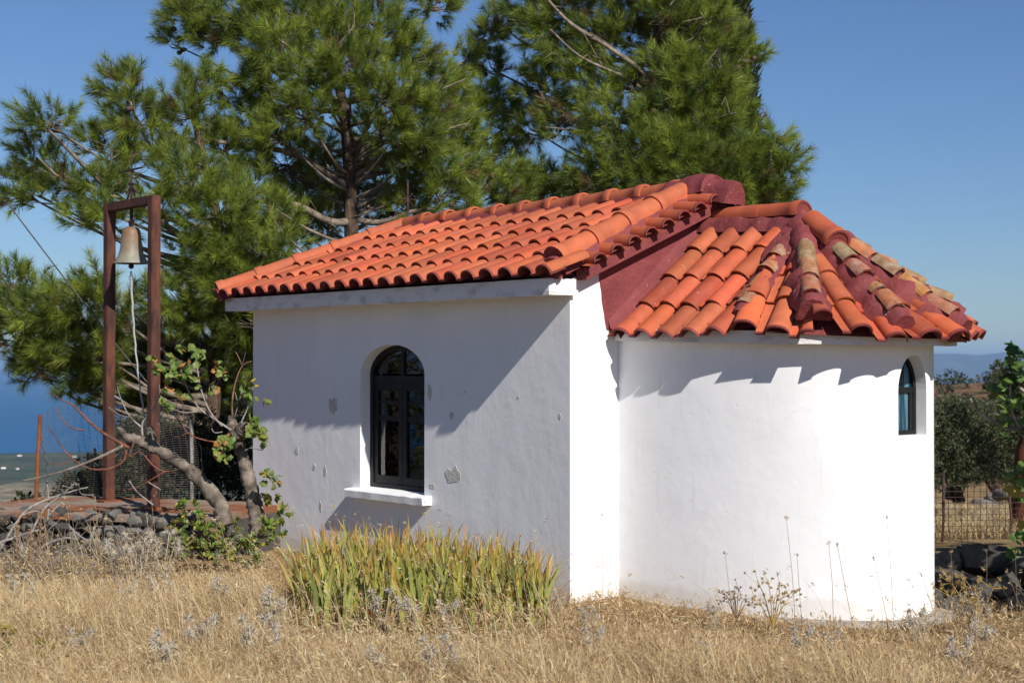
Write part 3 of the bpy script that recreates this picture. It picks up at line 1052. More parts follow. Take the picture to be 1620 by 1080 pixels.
# verge tiles overhanging the gable
mb = MB()
for sx in (-1, 1):
    upv = np.array([0, 1, 0.13]); upv = upv / np.linalg.norm(upv)
    acr = up_l * np.array([-sx, 1, 1])
    nrv = nr_l * np.array([-sx, 1, 1])
    for i in range(8):
        c = 0.11 + .178 * i
        base = np.array([W_ / 2 + sx * (W_ / 2 - c), -0.21, gz(c) + .012])
        add_tile(mb, base, acr * (1 if sx < 0 else 1), upv, nrv, .178 / cosp, .42, .012, np.clip(ORANGE * (1 + .1 * rng.randn()) * np.array([.98, .98, .95]), 0, .8), True)
        # mortar filling, set back inside each hollow
        ctr = base + upv * .045
        pr = np.array(tile_profile(.178 / cosp, .93))[4:13]
        vv = [ctr + acr * p[0] + nrv * (p[1] * random.uniform(.55, .9) - .004) for p in pr]
        mb.add(vv + [ctr + acr * .02 - nrv * .02], [tuple(range(len(vv)))], REDEND * .5)
cpart(mb, 'verge_tiles', M['tile'], roof, smooth=True, angle=50, clip=[((W_ / 2, 0, ridge_z + .14), (0, 0, 1))], fixn='keep')
# mortar bed under the verge tiles
mb = MB()
prism(mb, [(0.06, gz(0.06) - .085), (W_ / 2, gz(W_ / 2) - .085), (W_ - .06, gz(.06) - .085), (W_ - .06, gz(.06) + .008), (W_ / 2, gz(W_ / 2) + .008), (.06, gz(.06) + .008)], (0, -.125, 0), (1, 0, 0), (0, 0, 1), (0, .122, 0))
cpart(mb, 'verge_bed', M['oxide'], roof)
# peak of the ridge, bedded in red mortar
rib(mort, (W_ / 2, .42, ridge_z + .025), (W_ / 2, -.06, ridge_z + .062), .15, .115, up_z, 14, .3)
rib(mort, (W_ / 2, .02, ridge_z + .02), (W_ / 2, -.30, ridge_z - .05), .12, .12, up_z, 10, .3)
rib(mort, (W_ / 2, -.05, ridge_z + .06), (W_ / 2 + .35, .05, ridge_z - .06), .12, .10, up_z, 10, .3)
cpart(mort, 'ridge_mortar', M['oxide'], roof, smooth=True, angle=60)

# ------------------------------------------------------------------ apse roof
AZ, AK, ARr = 2.845, 0.640, 1.315       # apex height, slope, tile radius
AEZ = AZ - AK * ARr
mids = [0, 26, 64, 84, 114, 150, 180]
hips = [13, 45, 74, 99, 132, 165]
apex = np.array([AC[0], AC[1], AZ])
def adir(phi):
    p = R(phi)
    return np.array([-math.cos(p), -math.sin(p), 0.0])
apse_roof = None
AEZ = 2.0
def facet_k(fi):
    """slope of one facet, set so that its eave lies level with the others"""
    d_ = adir(mids[fi])
    a_ = np.array([-d_[1], d_[0], 0])
    if fi in (0, len(mids) - 1):
        q_ = np.mean([x for x in (eave_q(d_, a_, t) for t in (-.75, -.45, -.2, .2, .45, .75)) if x])
    else:
        q_ = eave_q(d_, a_, 0.0)
    return (AZ - AEZ) / q_
EV = np.array(apse_outline(lambda f: .105 + .225 * math.sin(math.pi * f) ** 1.5, 0.0))
def eave_q(dd, ax, t):
    """distance from the apex along dd to the drip line, at lateral offset t"""
    rel = EV - AC
    u, w = rel @ ax[:2], rel @ dd[:2]
    best = None
    for i in range(len(u) - 1):
        if (u[i] - t) * (u[i + 1] - t) <= 0 and abs(u[i + 1] - u[i]) > 1e-9:
            f = (t - u[i]) / (u[i + 1] - u[i])
            q = w[i] + f * (w[i + 1] - w[i])
            if best is None or q > best:
                best = q
    return best
for fi, mphi in enumerate(mids):
    dd = adir(mphi)
    ax = np.array([-dd[1], dd[0], 0])           # across, towards larger phi when looking down-slope
    if np.dot(ax, adir(mphi + 5)) < 0:
        ax = -ax
    k_ = facet_k(fi)
    ln = math.hypot(1, k_)
    up = np.array([-dd[0], -dd[1], k_]) / ln
    nr = np.array([dd[0] * k_, dd[1] * k_, 1]) / ln
    clips = []
    if fi > 0:
        h = adir(hips[fi - 1]); n_ = np.cross(h, up_z)
        if np.dot(n_, dd) > 0: n_ = -n_
        clips.append((tuple(apex), tuple(n_)))
    if fi < len(hips):
        h = adir(hips[fi]); n_ = np.cross(h, up_z)
        if np.dot(n_, dd) > 0: n_ = -n_
        clips.append((tuple(apex), tuple(n_)))
    mb = MB()
    if fi in (0, len(mids) - 1):
        ts = [(-AOFF + .13 + .235 * k) if fi == 0 else -(-AOFF + .13 + .235 * k) for k in range(7)]
        clips.append(((0, -0.012, 0), (0, 1, 0)))
    else:
        lo, hi = (hips[fi - 1] - mphi), (hips[fi] - mphi)
        t0, t1 = ARr * math.tan(R(lo)), ARr * math.tan(R(hi))
        n = max(1, round((t1 - t0) / .235))
        wd = (t1 - t0) / n
        ts = [t0 + wd * (k + .5) for k in range(-1, n + 1)]
    for t in ts:
        wd_ = .235 if fi in (0, len(mids) - 1) else wd
        q = eave_q(dd, ax, t)
        if q is None:
            q = eave_q(dd, ax, t * .98) or 1.28
        q = max(q, .75)
        base = np.array([apex[0], apex[1], 0]) + dd * q + ax * t + up_z * (AZ - k_ * q)
        n_t = 5
        tile_col(mb, base, ax, up, nr, wd_, n_t, .345, rng)
    clips.append(((apex[0], apex[1], 0), tuple(-dd)))
    o = cpart(mb, 'apse_roof' if fi == 0 else 'roof_facet', M['tile'], None if fi == 0 else apse_roof, smooth=True, angle=50, clip=clips, fixn='keep')
    if fi == 0:
        apse_roof = o
# bed below the tiles
mb = MB()
ring = []
for k in range(41):
    ph = 180.0 * k / 40
    e = adir(ph)
    q = (eave_q(e, np.array([-e[1], e[0], 0]), 0.0) or 1.25) - .09
    ring.append(np.array([apex[0], apex[1], 0]) + e * q + up_z * (AEZ + .02 if 25 < ph < 155 else AZ - facet_k(0) * abs(e[0]) * q - .045))
v = [apex - up_z * .045] + ring + [np.array([W_ / 2, -.01, AZ - .045]), np.array([W_ / 2 - 1.0, -.01, AZ - facet_k(0) * 1.0 - .045]), np.array([W_ / 2 + 1.0, -.01, AZ - facet_k(0) * 1.0 - .045])]
fs = [(0, i + 1, i + 2) for i in range(40)] + [(0, 42, 43, 1), (0, 41, 44, 42)]
mb.add(v, fs)
cpart(mb, 'tile_bed', M['oxide'], apse_roof)

mort, newc, oldc = MB(), MB(), MB()
TAN = np.array([0.36, 0.17, 0.085])
def hip_pt(ph, q, h=0.0):
    # height on the hip line between two facets
    i = hips.index(ph)
    kk = min(facet_k(i) * math.cos(R(ph - mids[i])), facet_k(i + 1) * math.cos(R(ph - mids[i + 1])))
    return np.array([apex[0], apex[1], 0]) + adir(ph) * q + up_z * (AZ - kk * q + h)
hip_spec = {13: (.075, .045, 4, .075, .26, 1.12, .030), 45: (.085, .085, 4, .072, .22, 1.20, .085), 74: (.085, .095, 4, .075, .48, 1.20, .10),
            99: (.09, .10, 4, .075, .40, 1.24, .10), 132: (.09, .09, 4, .075, .30, 1.2, .09), 165: (.08, .06, 4, .075, .3, 1.15, .05)}
for ph, (rw, rh, n, cr, q0, q1, ch) in hip_spec.items():
    e_ = adir(ph)
    q1 = q1 * (eave_q(e_, np.array([-e_[1], e_[0], 0]), 0.0) or 1.3) / 1.315
    nrm = norm(adir(ph) * AK + up_z)
    rib(mort, hip_pt(ph, .05, .0), hip_pt(ph, q1 + .04, -.01), rw * 1.5, rh + .03, nrm, 40, .55)
    ext = (q1 - q0) / n
    for i in range(n):
        a, b_ = q0 + ext * i + .012, q0 + ext * (i + 1) - .012
        col = np.clip(TAN * (1 + .18 * rng.randn(3) * np.array([1, .6, .6])), .05, .7)
        cap_tile(oldc, hip_pt(ph, a, ch - .012 + .01 * rng.randn()), hip_pt(ph, b_, ch - .004 + .008 * rng.randn()), cr * (.8 if i == 0 and ph == 45 else 1), nrm, col, plug=REDEND * 1.05, span=78, collar=1.0, old=True)
# large newer cap near the top of one hip
for ph, a, b_ in ((74, .14, .49),):
    nrm = norm(adir(ph) * AK + up_z)
    cap_tile(newc, hip_pt(ph, a, .105), hip_pt(ph, b_, .15), .098, nrm, ORANGE * 1.02, plug=REDEND, collar=1.12)
    rib(mort, hip_pt(ph, .1, .0), hip_pt(ph, b_ + .01, .03), .125, .12, nrm, 12, .3)
# short apse ridge and its plugged end
cap_tile(newc, (W_ / 2, -.12, AZ + .062), (W_ / 2, -.62, AZ + .072), .088, up_z, ORANGE * 1.05, collar=1.0)
cap_tile(newc, (W_ / 2, -.56, AZ + .072), (W_ / 2, -1.03, AZ + .085), .092, up_z, ORANGE * 1.02, plug=REDEND, collar=1.12)
rib(mort, (W_ / 2, -.02, AZ - .01), (W_ / 2, -1.05, AZ - .01), .155, .10, up_z, 24, .3)
# cone of smooth mortar round the apex
rows = []
for q, h in ((.02, .13), (.10, .10), (.20, .075), (.30, .055), (.38, .025), (.43, -.03)):
    rr = []
    for k in range(37):
        ph = -5 + 190.0 * k / 36
        qq = q * (1 + (.16 * mnoise.noise(Vector((k * .45, q * 5, 0))) if q > .15 else 0))
        rr.append(np.array([apex[0], apex[1], 0]) + adir(ph) * qq + up_z * (AZ - AK * qq + h + .01 * mnoise.noise(Vector((k * .6, q * 9, 3)))))
    rows.append(rr)
mort.grid(rows)
# fillet where the apse roof meets the gable
rows = []
for i in range(25):
    f = i / 24
    q = 1.10 - (ARr - .1) * f * .85
    z = AZ - facet_k(0) * q
    x = W_ / 2 - q
    w = .045 + .02 * mnoise.noise(Vector((i * .5, 1, 1)))
    rows.append([(x, -.004, z + .10 + w), (x, -.03, z + .075), (x, -.06 - w, z + .05), (x, -.10 - w, z + .0)])
mort.grid(rows)
cpart(mort, 'hip_mortar', M['oxide'], apse_roof, smooth=True, angle=60)
cpart(newc, 'ridge_tiles', M['tile'], apse_roof, smooth=True, angle=55, fixn='keep')
cpart(oldc, 'hip_tiles', M['oldtile'], apse_roof, smooth=True, angle=55, fixn='keep')

for o in [apse_roof] + list(apse_roof.children):
    for v in o.data.vertices:
        v.co.z += .055 * (v.co.y + 1.2)

# bare patches where the plaster has fallen off the long wall
mb = MB()
def wall_pt(px, py):
    k = (px - 810) / FPX
    s = (P0[0] - k * P0[1]) / (0.623 + .782 * k)
    Y = P0[1] + .782 * s
    return s, EYE + (572 - py) / FPX * Y
for px, py, w, h in ((527, 643, 8, 13), (717, 752, 12, 12), (680, 622, 3.2, 13), (715, 658, 3, 6), (684, 768, 4, 4), (470, 712, 3.5, 7), (497, 738, 3, 5), (515, 745, 2.5, 8), (508, 800, 2, 8), (735, 620, 1.5, 2), (820, 628, 1.5, 2), (886, 658, 1.5, 4)):
    s, z = wall_pt(px, py)
    ws, hs = w * .0092, h * .0054
    n = 14
    lp = []
    for i in range(n):
        a = 2 * math.pi * i / n
        q = 1 + .6 * mnoise.noise(Vector((math.cos(a) * 2 + px, math.sin(a) * 2 + py, 0)))
        lp.append((s + ws * q * math.cos(a), z + hs * q * math.sin(a)))
    mb = MB()
    prism(mb, lp, (-.003, 0, 0), (0, 1, 0), (0, 0, 1), (.0025, 0, 0))
    cpart(mb, 'bare_patch', M['bare'])

# concrete apron round the apse foot
mb = MB()
oo = apse_outline(.15, -.0)
top = [(x + .02 * mnoise.noise(Vector((x * 4, y * 4, 0))), y + .03 * mnoise.noise(Vector((x * 4, y * 4, 9))), 0.0) for x, y in oo]
v = [(x, y, -.4) for x, y, _ in top] + [(x, y, -.055 + .012 * mnoise.noise(Vector((x * 5, y * 5, 2)))) for x, y, _ in top] + [(x, y, -.03) for x, y in apse_outline(-.02, 0)]
k = len(oo)
mb.add(v, [(i, i + 1, i + 1 + k, i + k) for i in range(k - 1)] + [(i + k, i + 1 + k, i + 1 + 2 * k, i + 2 * k) for i in range(k - 1)])
cpart(mb, 'apron', M['concrete'], smooth=True, angle=40)

# iron cross with rays on the far end of the ridge
mb = MB()
cs, cz = RIDGE_S1 - .02, ridge_z + .05
mb.tube([(W_ / 2, cs, cz), (W_ / 2, cs, cz + .46)], .011, 6)
cc = np.array([W_ / 2, cs, cz + .26])
for a in (0, 45, 135):
    d_ = np.array([math.cos(R(a)), 0, math.sin(R(a))]) * (.125 if a == 0 else .09)
    mb.tube([cc - d_, cc + d_], .006, 5)
mb.lathe([(.03, 0), (.03, .02), (.012, .04)], (W_ / 2, cs, cz), 8)
cpart(mb, 'cross', M['iron'], roof)

# ------------------------------------------------------------------ stone wall and bell frame
def rock(mb, c, r, col, seed, sub=2, flat=(1, 1, 1)):
    bm = bmesh.new()
    bmesh.ops.create_icosphere(bm, subdivisions=sub, radius=1)
    ang = seed * 1.7
    v = []
    pr = random.Random(int(seed * 1000))
    planes = [(Vector((pr.gauss(0, 1), pr.gauss(0, 1), pr.gauss(0, 1))).normalized(), pr.uniform(.55, .85)) for _ in range(9)]
    for q in bm.verts:
        p = q.co
        n = 1 + .38 * mnoise.noise(p * 1.1 + Vector((seed * 3.1, 0, 0))) + .14 * mnoise.noise(p * 3 + Vector((0, seed, 0)))
        # blunt facets
        p = p * n * 1.12
        for nn, dd in planes:
            t = p.dot(nn) - dd
            if t > 0:
                p = p - nn * t * .88
        x, y = p.x * flat[0], p.y * flat[1]
        v.append((c[0] + r * (x * math.cos(ang) - y * math.sin(ang)), c[1] + r * (x * math.sin(ang) + y * math.cos(ang)), c[2] + r * p.z * flat[2]))
    mb.add(v, [[l.index for l in f.verts] for f in bm.faces], col)
    bm.free()

PL_TOP = 0.40
wA, wB = np.array([-4.75, 14.95]), np.array([-2.75, 14.25])      # line of the wall's front face
wd = (wB - wA) / np.linalg.norm(wB - wA)
wn_ = np.array([-wd[1], wd[0]])
if wn_[1] < 0: wn_ = -wn_
wall_root = thing('stone_wall', 'low dry stone wall of dark rubble capped by a rust stained slab', 'stone wall', (wA[0], wA[1], 0))
mb = MB()
rr_ = random.Random(3)
LW = np.linalg.norm(wB - wA)
for row in range(6):
    z = -.12 + row * .095
    x = -.9 + rr_.random() * .1
    while x < LW + .1:
        r = rr_.uniform(.042, .095)
        p = wA + wd * x + wn_ * rr_.uniform(-.02, .05)
        g = rr_.uniform(.06, .16)
        rock(mb, (p[0], p[1], z + rr_.uniform(-.02, .02)), r * 1.12, (g * 1.05, g, g * .93), rr_.random() * 50, 3, (rr_.uniform(.95, 1.35), .9, rr_.uniform(.7, 1.0)))
        x += r * 1.85
mb.build('rubble', M['stone'], wall_root, smooth=True, angle=28)
mb = MB()
a0 = wA - wd * .95 + wn_ * .10
b0 = wB + wn_ * .10 + wd * .1
mb.add([(*a0, -.5), (*b0, -.5), (*(b0 + wn_ * 1.9), -.5), (*(a0 + wn_ * 1.9), -.5), (*a0, .34), (*b0, .34), (*(b0 + wn_ * 1.9), .34), (*(a0 + wn_ * 1.9), .34)],
       [(0, 1, 5, 4), (1, 2, 6, 5), (2, 3, 7, 6), (3, 0, 4, 7), (4, 5, 6, 7)], (.10, .09, .08))
mb.build('core', M['stone'], wall_root)
mb = MB()
n = 34
lo_, hi_ = [], []
rows = []
for i in range(n + 1):
    f = i / n
    p = wA - wd * .55 + (wB - wA + wd * .6) * f
    e = .03 * mnoise.noise(Vector((i * .6, 0, 0)))
    zt = PL_TOP + .008 * mnoise.noise(Vector((i * .5, 7, 0)))
    p1 = p - wn_ * (.05 + e)
    p2 = p + wn_ * 1.55
    rows.append([(*p1, .335 + e * .5), (*p1, zt - .01), (*(p1 + wn_ * .02), zt), (*(p + wn_ * .8), zt + .005), (*p2, zt), (*p2, .335)])
mb.grid(rows, True)
mb.f.append(list(range(6))); mb.f.append([n * 6 + i for i in range(6)][::-1])
mb.build('slab', M['slab'], wall_root, smooth=True, angle=35)

# bell frame
u3 = np.array([U[0], U[1], 0]); v3 = np.array([Vv[0], Vv[1], 0])
fr0 = np.array([-3.40, 15.0, 0]); fr1 = fr0 + u3 * 1.0
FTOP = 3.38
bf = thing('bell_tower', 'tall rusty steel bell frame topped by a thin cross', 'bell frame', (float(fr0[0] + u3[0] * .5), float(fr0[1] + u3[1] * .5), PL_TOP))
def post_mb(c, z0, z1, w=.047):
    mb = MB()
    mb.obox(np.array([c[0], c[1], (z0 + z1) / 2]), u3 * w, v3 * w, np.array([0, 0, (z1 - z0) / 2]))
    return mb
def bevel_obj(o, w=.006):
    bm = bmesh.new(); bm.from_mesh(o.data)
    bmesh.ops.bevel(bm, geom=bm.edges[:], offset=w, segments=2, affect='EDGES')
    bm.to_mesh(o.data); bm.free()
for c in (fr0, fr1):
    bevel_obj(post_mb(c, PL_TOP - .02, FTOP).build('post', M['rust'], bf))
    mb = MB(); mb.obox(np.array([c[0], c[1], PL_TOP + .012]), u3 * .09, v3 * .09, np.array([0, 0, .012]))
    mb.build('base_plate', M['rustbright'], bf)
mb = MB()
mid_f = (fr0 + fr1) / 2
mb.obox(mid_f + up_z * (FTOP - .043), u3 * (.5 - .0485), v3 * .045, up_z * .042)
bevel_obj(mb.build('beam', M['rust'], bf))
# ornament and cross
mb = MB()
cb = mid_f + up_z * FTOP
mb.tube([cb, cb + up_z * .47], .011, 6)
mb.tube([cb + up_z * .29 - u3 * .24, cb + up_z * .29 + u3 * .24], .010, 6)
cross = mb.build('cross', M['iron'], bf)
mb = MB()
for sg in (-1, 1):
    for zc, xc, rad in ((.14, .028, .024), (.055, .085, .03), (.09, .045, .02)):
        pts = []
        for i in range(12):
            a = i / 11 * 5.0
            r_ = rad * (1 - .06 * i)
            pts.append(cb + u3 * sg * (xc + r_ * math.cos(a)) + up_z * (zc + r_ * math.sin(a)))
        mb.tube(pts, .008, 5)
    mb.tube([cb + u3 * sg * .11, cb + u3 * sg * .06 + up_z * .04, cb + u3 * sg * .02 + up_z * .12], .008, 5)
mb.build('scrollwork', M['iron'], bf)

# bell
bz = EYE + (572 - 417) / FPX * 15.4
bell = thing('bell', 'greenish bronze bell hanging under the beam of the rusty frame', 'bell', (float(mid_f[0]), float(mid_f[1]), bz))
prof = [(.170, 0), (.166, .012), (.150, .035), (.128, .075), (.110, .13), (.100, .20), (.094, .27), (.088, .315), (.072, .345), (.045, .358), (.0, .362)]
cols = []
for r_, z in prof:
    f = z / .36
    cols.append(np.array([.26, .25, .19]) * (1 - f) + np.array([.24, .115, .05]) * f)
pro_in = [(.155, .004), (.135, .05), (.095, .15), (.08, .30), (0, .33)]
mb = MB()
mb.lathe(prof, mid_f + up_z * bz, 32, cols)
mb.lathe(pro_in[::-1], mid_f + up_z * bz, 32, (.05, .05, .045))
mb.lathe([(.155, .004), (.170, 0)], mid_f + up_z * bz, 32, (.2, .2, .15))
mb.build('body', M['bell'], bell, smooth=True, angle=50)
mb = MB()
bt = mid_f + up_z * (bz + .36)
for sg in (-1, 0, 1):
    mb.tube([bt + u3 * sg * .03, bt + u3 * sg * .038 + up_z * .035, bt + u3 * sg * .02 + up_z * .06], .011, 6)
mb.tube([bt + up_z * .045, bt + up_z * (FTOP - .085 - bz - .36)], .016, 6)
mb.tube([bt + up_z * .05 - u3 * .05, bt + up_z * .05 + u3 * .05], .012, 6)
mb.build('hanger', M['iron'], bell)
mb = MB()
bo = mid_f + up_z * bz
mb.tube([bo + up_z * .28, bo - up_z * .035], .012, 6)
mb.lathe([(0, -.055), (.026, -.04), (.028, -.02), (.014, 0)], bo, 12)
mb.build('clapper', M['iron'], bell, smooth=True)
rp = MB()
e0 = bo - up_z * .05
ring_pts = [e0 + up_z * (-.025 - .022 + .022 * math.cos(a)) + u3 * .018 * math.sin(a) for a in np.linspace(0, 2 * math.pi, 13)]
rp.tube(ring_pts, .005, 5)
rp.tube([e0 - up_z * .07, e0 - up_z * .10 + u3 * .012, e0 - up_z * .075 + u3 * .02, e0 - up_z * .105 - u3 * .01], .012, 6)
path = []
end = at(236, 705, 15.25)
for i in range(26):
    f = i / 25
    p = (e0 - up_z * .09) * (1 - f) + end * f
    p = p + np.array([-.03 * math.sin(f * math.pi) + .004 * math.sin(i * 2.1), 0, 0])
    path.append(p)
rp.tube(path, [.011 - .004 * i / 25 for i in range(26)], 6)
ro = rp.build('bell_rope', M['rope'], origin=tuple(e0))
tag(ro, 'thin grey rope hanging from the clapper of the bell', 'rope')

# ------------------------------------------------------------------ fences
def rod(mb, a, b, r=.004, k=3):
    mb.tube([a, b], r, k, cap=False)
fl = thing('mesh_fence', 'sagging wire mesh fence on a rusty post behind the bell frame', 'fence', tuple(at(60, 790, 16.6)))
mb = MB()
pz = [at(58, 788, 16.6), at(61, 715, 16.6), at(64, 656, 16.6)]
mb.tube(pz, .022, 8)
mb.build('post', M['rustbright'], fl, smooth=True, angle=50)
mb = MB()
mb.tube([at(304, 800, 16.9), at(304, 730, 16.9), at(303, 664, 16.9)], .021, 8)
mb.build('post', M['wood'], fl, smooth=True, angle=50)
mb = MB()
nx, nz_ = 46, 44
def mesh_pt(i, j):
    f, g = i / nx, j / nz_
    px = 70 + f * 245 + 6 * math.sin(g * 5)
    top = 652 - 10 * math.sin(f * 9) - 12 * f + 10 * (f < .03)
    py = 790 + (top - 790) * g
    return at(px, py, 16.75 + .12 * math.sin(f * 7 + g))
for j in range(nz_ + 1):
    pts = [mesh_pt(i, j) for i in range(0, nx + 1, 3)]
    mb.tube(pts, .0019, 3, cap=False)
for i in range(0, nx + 1, 2):
    mb.tube([mesh_pt(i, j) for j in range(0, nz_ + 1, 11)], .002, 3, cap=False)
mb.tube([mesh_pt(0, j) + np.array([.02 * math.sin(j), 0, 0]) for j in range(0, nz_ + 1, 2)], .008, 4)
mb.build('wire_mesh', M['wire'], fl)

fr = thing('mesh_fence', 'square wire mesh fence between thin stakes above the shaded boulders', 'fence', (4.6, 16.6, 0))
mb = MB()
y_ = 16.6
def rf(px, py): return at(px, py, y_ + (px - 1485) * .004)
for px in range(1440, 1680, 10):
    rod(mb, rf(px, 872), rf(px, 768), .0036)
for i in range(12):
    rod(mb, rf(1440, 768 + i * 9.2), rf(1680, 766 + i * 9.2), .0036)
mb.build('wire_mesh', M['iron'], fr)
for px0, px1 in ((1492, 1492), (1599, 1592), (1660, 1660)):
    mb = MB(); mb.tube([rf(px0 - 4, 885), rf(px0, 820), rf(px1, 745)], .014, 6)
    mb.build('stake', M['iron'], fr, smooth=True)

cab = MB()
ca, cb_ = at(12, 322, 16.2), at(330, 720, 17.4)
pts = []
for i in range(30):
    f = i / 29
    p = ca * (1 - f) + cb_ * f
    pts.append(p - up_z * .05 * math.sin(math.pi * f))
cab.tube(pts, .008, 5)
tag(cab.build('guy_wire', M['wire'], origin=tuple(ca)), 'dark stay wire running down from a pine branch at the left', 'wire')

# ------------------------------------------------------------------ foliage generators
def needle_tufts(mb, P, D, LEN, NL, nper, cols, rs, width=.0075, spread=(30, 62)):
    """P, D: tuft base and shoot direction; needles spread round the outer part of each shoot"""
    n = len(P)
    D = norm(D)
    a = np.where(np.abs(D[:, 2:3]) < .9, np.array([[0, 0, 1.0]]), np.array([[1.0, 0, 0]]))
    Ux = norm(np.cross(a, D))
    Wx = np.cross(D, Ux)
    t = rs.uniform(.12, 1.0, (n, nper))
    th = rs.uniform(0, 2 * math.pi, (n, nper))
    al = np.radians(rs.uniform(spread[0], spread[1], (n, nper))) * (1.15 - .55 * t)
    base = P[:, None, :] + D[:, None, :] * (LEN[:, None] * t)[..., None]
    rad = np.cos(th)[..., None] * Ux[:, None, :] + np.sin(th)[..., None] * Wx[:, None, :]
    d = np.cos(al)[..., None] * D[:, None, :] + np.sin(al)[..., None] * rad
    nl = NL * rs.uniform(.7, 1.15, (n, nper))
    tip = base + d * nl[..., None]
    tip[..., 2] -= .10 * nl
    sd = norm(np.cross(d, rs.normal(size=(n, nper, 3))))
    w = width * rs.uniform(.7, 1.2, (n, nper))[..., None]
    v = np.stack([base - sd * w / 2, base + sd * w / 2, tip], axis=2).reshape(-1, 3)
    c = cols[:, None, :] * rs.uniform(.75, 1.25, (n, nper, 1))
    c = np.repeat(c.reshape(-1, 3), 3, axis=0)
    f = np.arange(len(v)).reshape(-1, 3)
    mb.arr(v, f, np.clip(c, .004, .9))

def curve_pts(a, b, n, sag, rs, wob=.04):
    a, b = np.asarray(a), np.asarray(b)
    L = np.linalg.norm(b - a)
    pts = []
    o = rs.normal(size=3) * wob * L
    for i in range(n + 1):
        f = i / n
        p = a * (1 - f) + b * f
        p = p + np.array([0, 0, sag * L]) * math.sin(math.pi * f) + o * math.sin(2 * math.pi * f) * .5
        pts.append(p)
    return pts

def gpath(pts, Y0, Y1=None):
    Y1 = Y1 or Y0
    n = len(pts)
    return [at(x, y, Y0 + (Y1 - Y0) * i / max(1, n - 1)) for i, (x, y) in enumerate(pts)]
def smooth_path(pts, k=4):
    """Catmull-Rom"""
    P = [pts[0]] + list(pts) + [pts[-1]]
    out = []
    for i in range(1, len(P) - 2):
        for j in range(k):
            t = j / k
            out.append(.5 * ((2 * P[i]) + (-P[i - 1] + P[i + 1]) * t + (2 * P[i - 1] - 5 * P[i] + 4 * P[i + 1] - P[i + 2]) * t * t + (-P[i - 1] + 3 * P[i] - 3 * P[i + 1] + P[i + 2]) * t ** 3))
    out.append(P[-2])
    return out
def pine(label, trunk, trunk_r, clumps, limbs, seed, dens=.85, group='tall pines behind the chapel'):
    rs = np.random.RandomState(seed)
    random.seed(seed)
    root = thing('pine_tree', label, 'tree', tuple(trunk[0]), 0, group)
    tm = MB()
    n = len(trunk)
    tm.tube(trunk, [trunk_r * (1 - .75 * i / (n - 1)) for i in range(n)], 12, jit=.18)
    tm.build('trunk', M['bark'], root, smooth=True)
    br = MB()
    T3 = np.array(trunk)
    for pts, r0, r1, Ya, Yb in limbs:
        p = smooth_path(gpath(pts, Ya, Yb), 4)
        k = len(p)
        br.tube(p, [(r0 + (r1 - r0) * i / (k - 1)) * Ya / FPX for i in range(k)], 6, jit=.2)
        for q in range(6):
            a_ = p[rs.randint(2, k)]
            br.tube([a_, a_ + rs.normal(size=3) * .09 + np.array([0, 0, .04]), a_ + rs.normal(size=3) * .22], [.008, .006, .003], 3, cap=False)
    Ps, Ds, Ls, Cs = [], [], [], []
    for (px, py, r, Y) in clumps:
        c = at(px, py, Y)
        rad = r * Y / FPX
        # start of the branch on the trunk, a little lower than the clump
        zt = c[2] - .35 - .22 * np.hypot(*(c[:2] - T3[0, :2]))
        zt = np.clip(zt, T3[0, 2] + 1.1, T3[-1, 2] - .1)
        st = np.array([np.interp(zt, T3[:, 2], T3[:, k]) for k in range(3)])
        Lb = np.linalg.norm(c - st)
        pts = curve_pts(st, c, 7, -.06, rs)
        rb = .012 + .011 * Lb
        br.tube(pts, [rb * (1 - .78 * i / 7) for i in range(8)], 5, jit=.2)
        # tufts
        nt = int(max(8, dens * 92 * (rad / .4) ** 2))
        dr = norm(rs.normal(size=(nt, 3)))
        rr = rad * rs.uniform(.12, 1.0, nt) ** .6
        P = c + dr * rr[:, None] * np.array([1.0, 1.1, .8])
        out = norm(c - st)
        D = dr * .75 + out * .45 + np.array([0, 0, .55]) + rs.normal(size=(nt, 3)) * .3
        Ps.append(P); Ds.append(D)
        Ls.append(rs.uniform(.10, .24, nt))
        base = np.array([.205, .265, .040]) * rs.uniform(.8, 1.2) * np.ones((nt, 3))
        young = rs.uniform(size=(nt, 1))
        base = np.where(young > .72, np.array([[.31, .37, .055]]), base)
        base = np.where(young < .18, np.array([[.105, .155, .040]]), base)
        base = np.where((young > .18) & (young < .205), np.array([[.20, .13, .055]]), base)
        Cs.append(base * rs.uniform(.8, 1.2, (nt, 1)))
        # twigs to some of the tufts
        for k in range(0, nt, 3):
            m = c + (P[k] - c) * .45 - np.array([0, 0, .04])
            s0 = pts[5] if rs.rand() < .5 else pts[6]
            br.tube([s0 * .35 + c * .65, m, P[k]], [.011, .008, .004], 3, cap=False)
        # cones
        for k in range(rs.randint(0, 5) if Y > 18.5 else rs.randint(0, 2)):
            q = c + norm(rs.normal(size=3)) * rad * .7
            ax_ = norm(rs.normal(size=3))
            cone = MB()
            cone.tube([q, q + ax_ * .02, q + ax_ * .05, q + ax_ * .085], [.014, .034, .031, .008], 6)
            cone.build('cone', M['bark'], root, smooth=True)
    br.build('branches', M['twig'], root, smooth=True)
    mb = MB()
    needle_tufts(mb, np.concatenate(Ps), np.concatenate(Ds), np.concatenate(Ls), .160, 100, np.concatenate(Cs), rs, .0062)
    mb.build('crown', M['needle'], root, fixn=False)
    return root

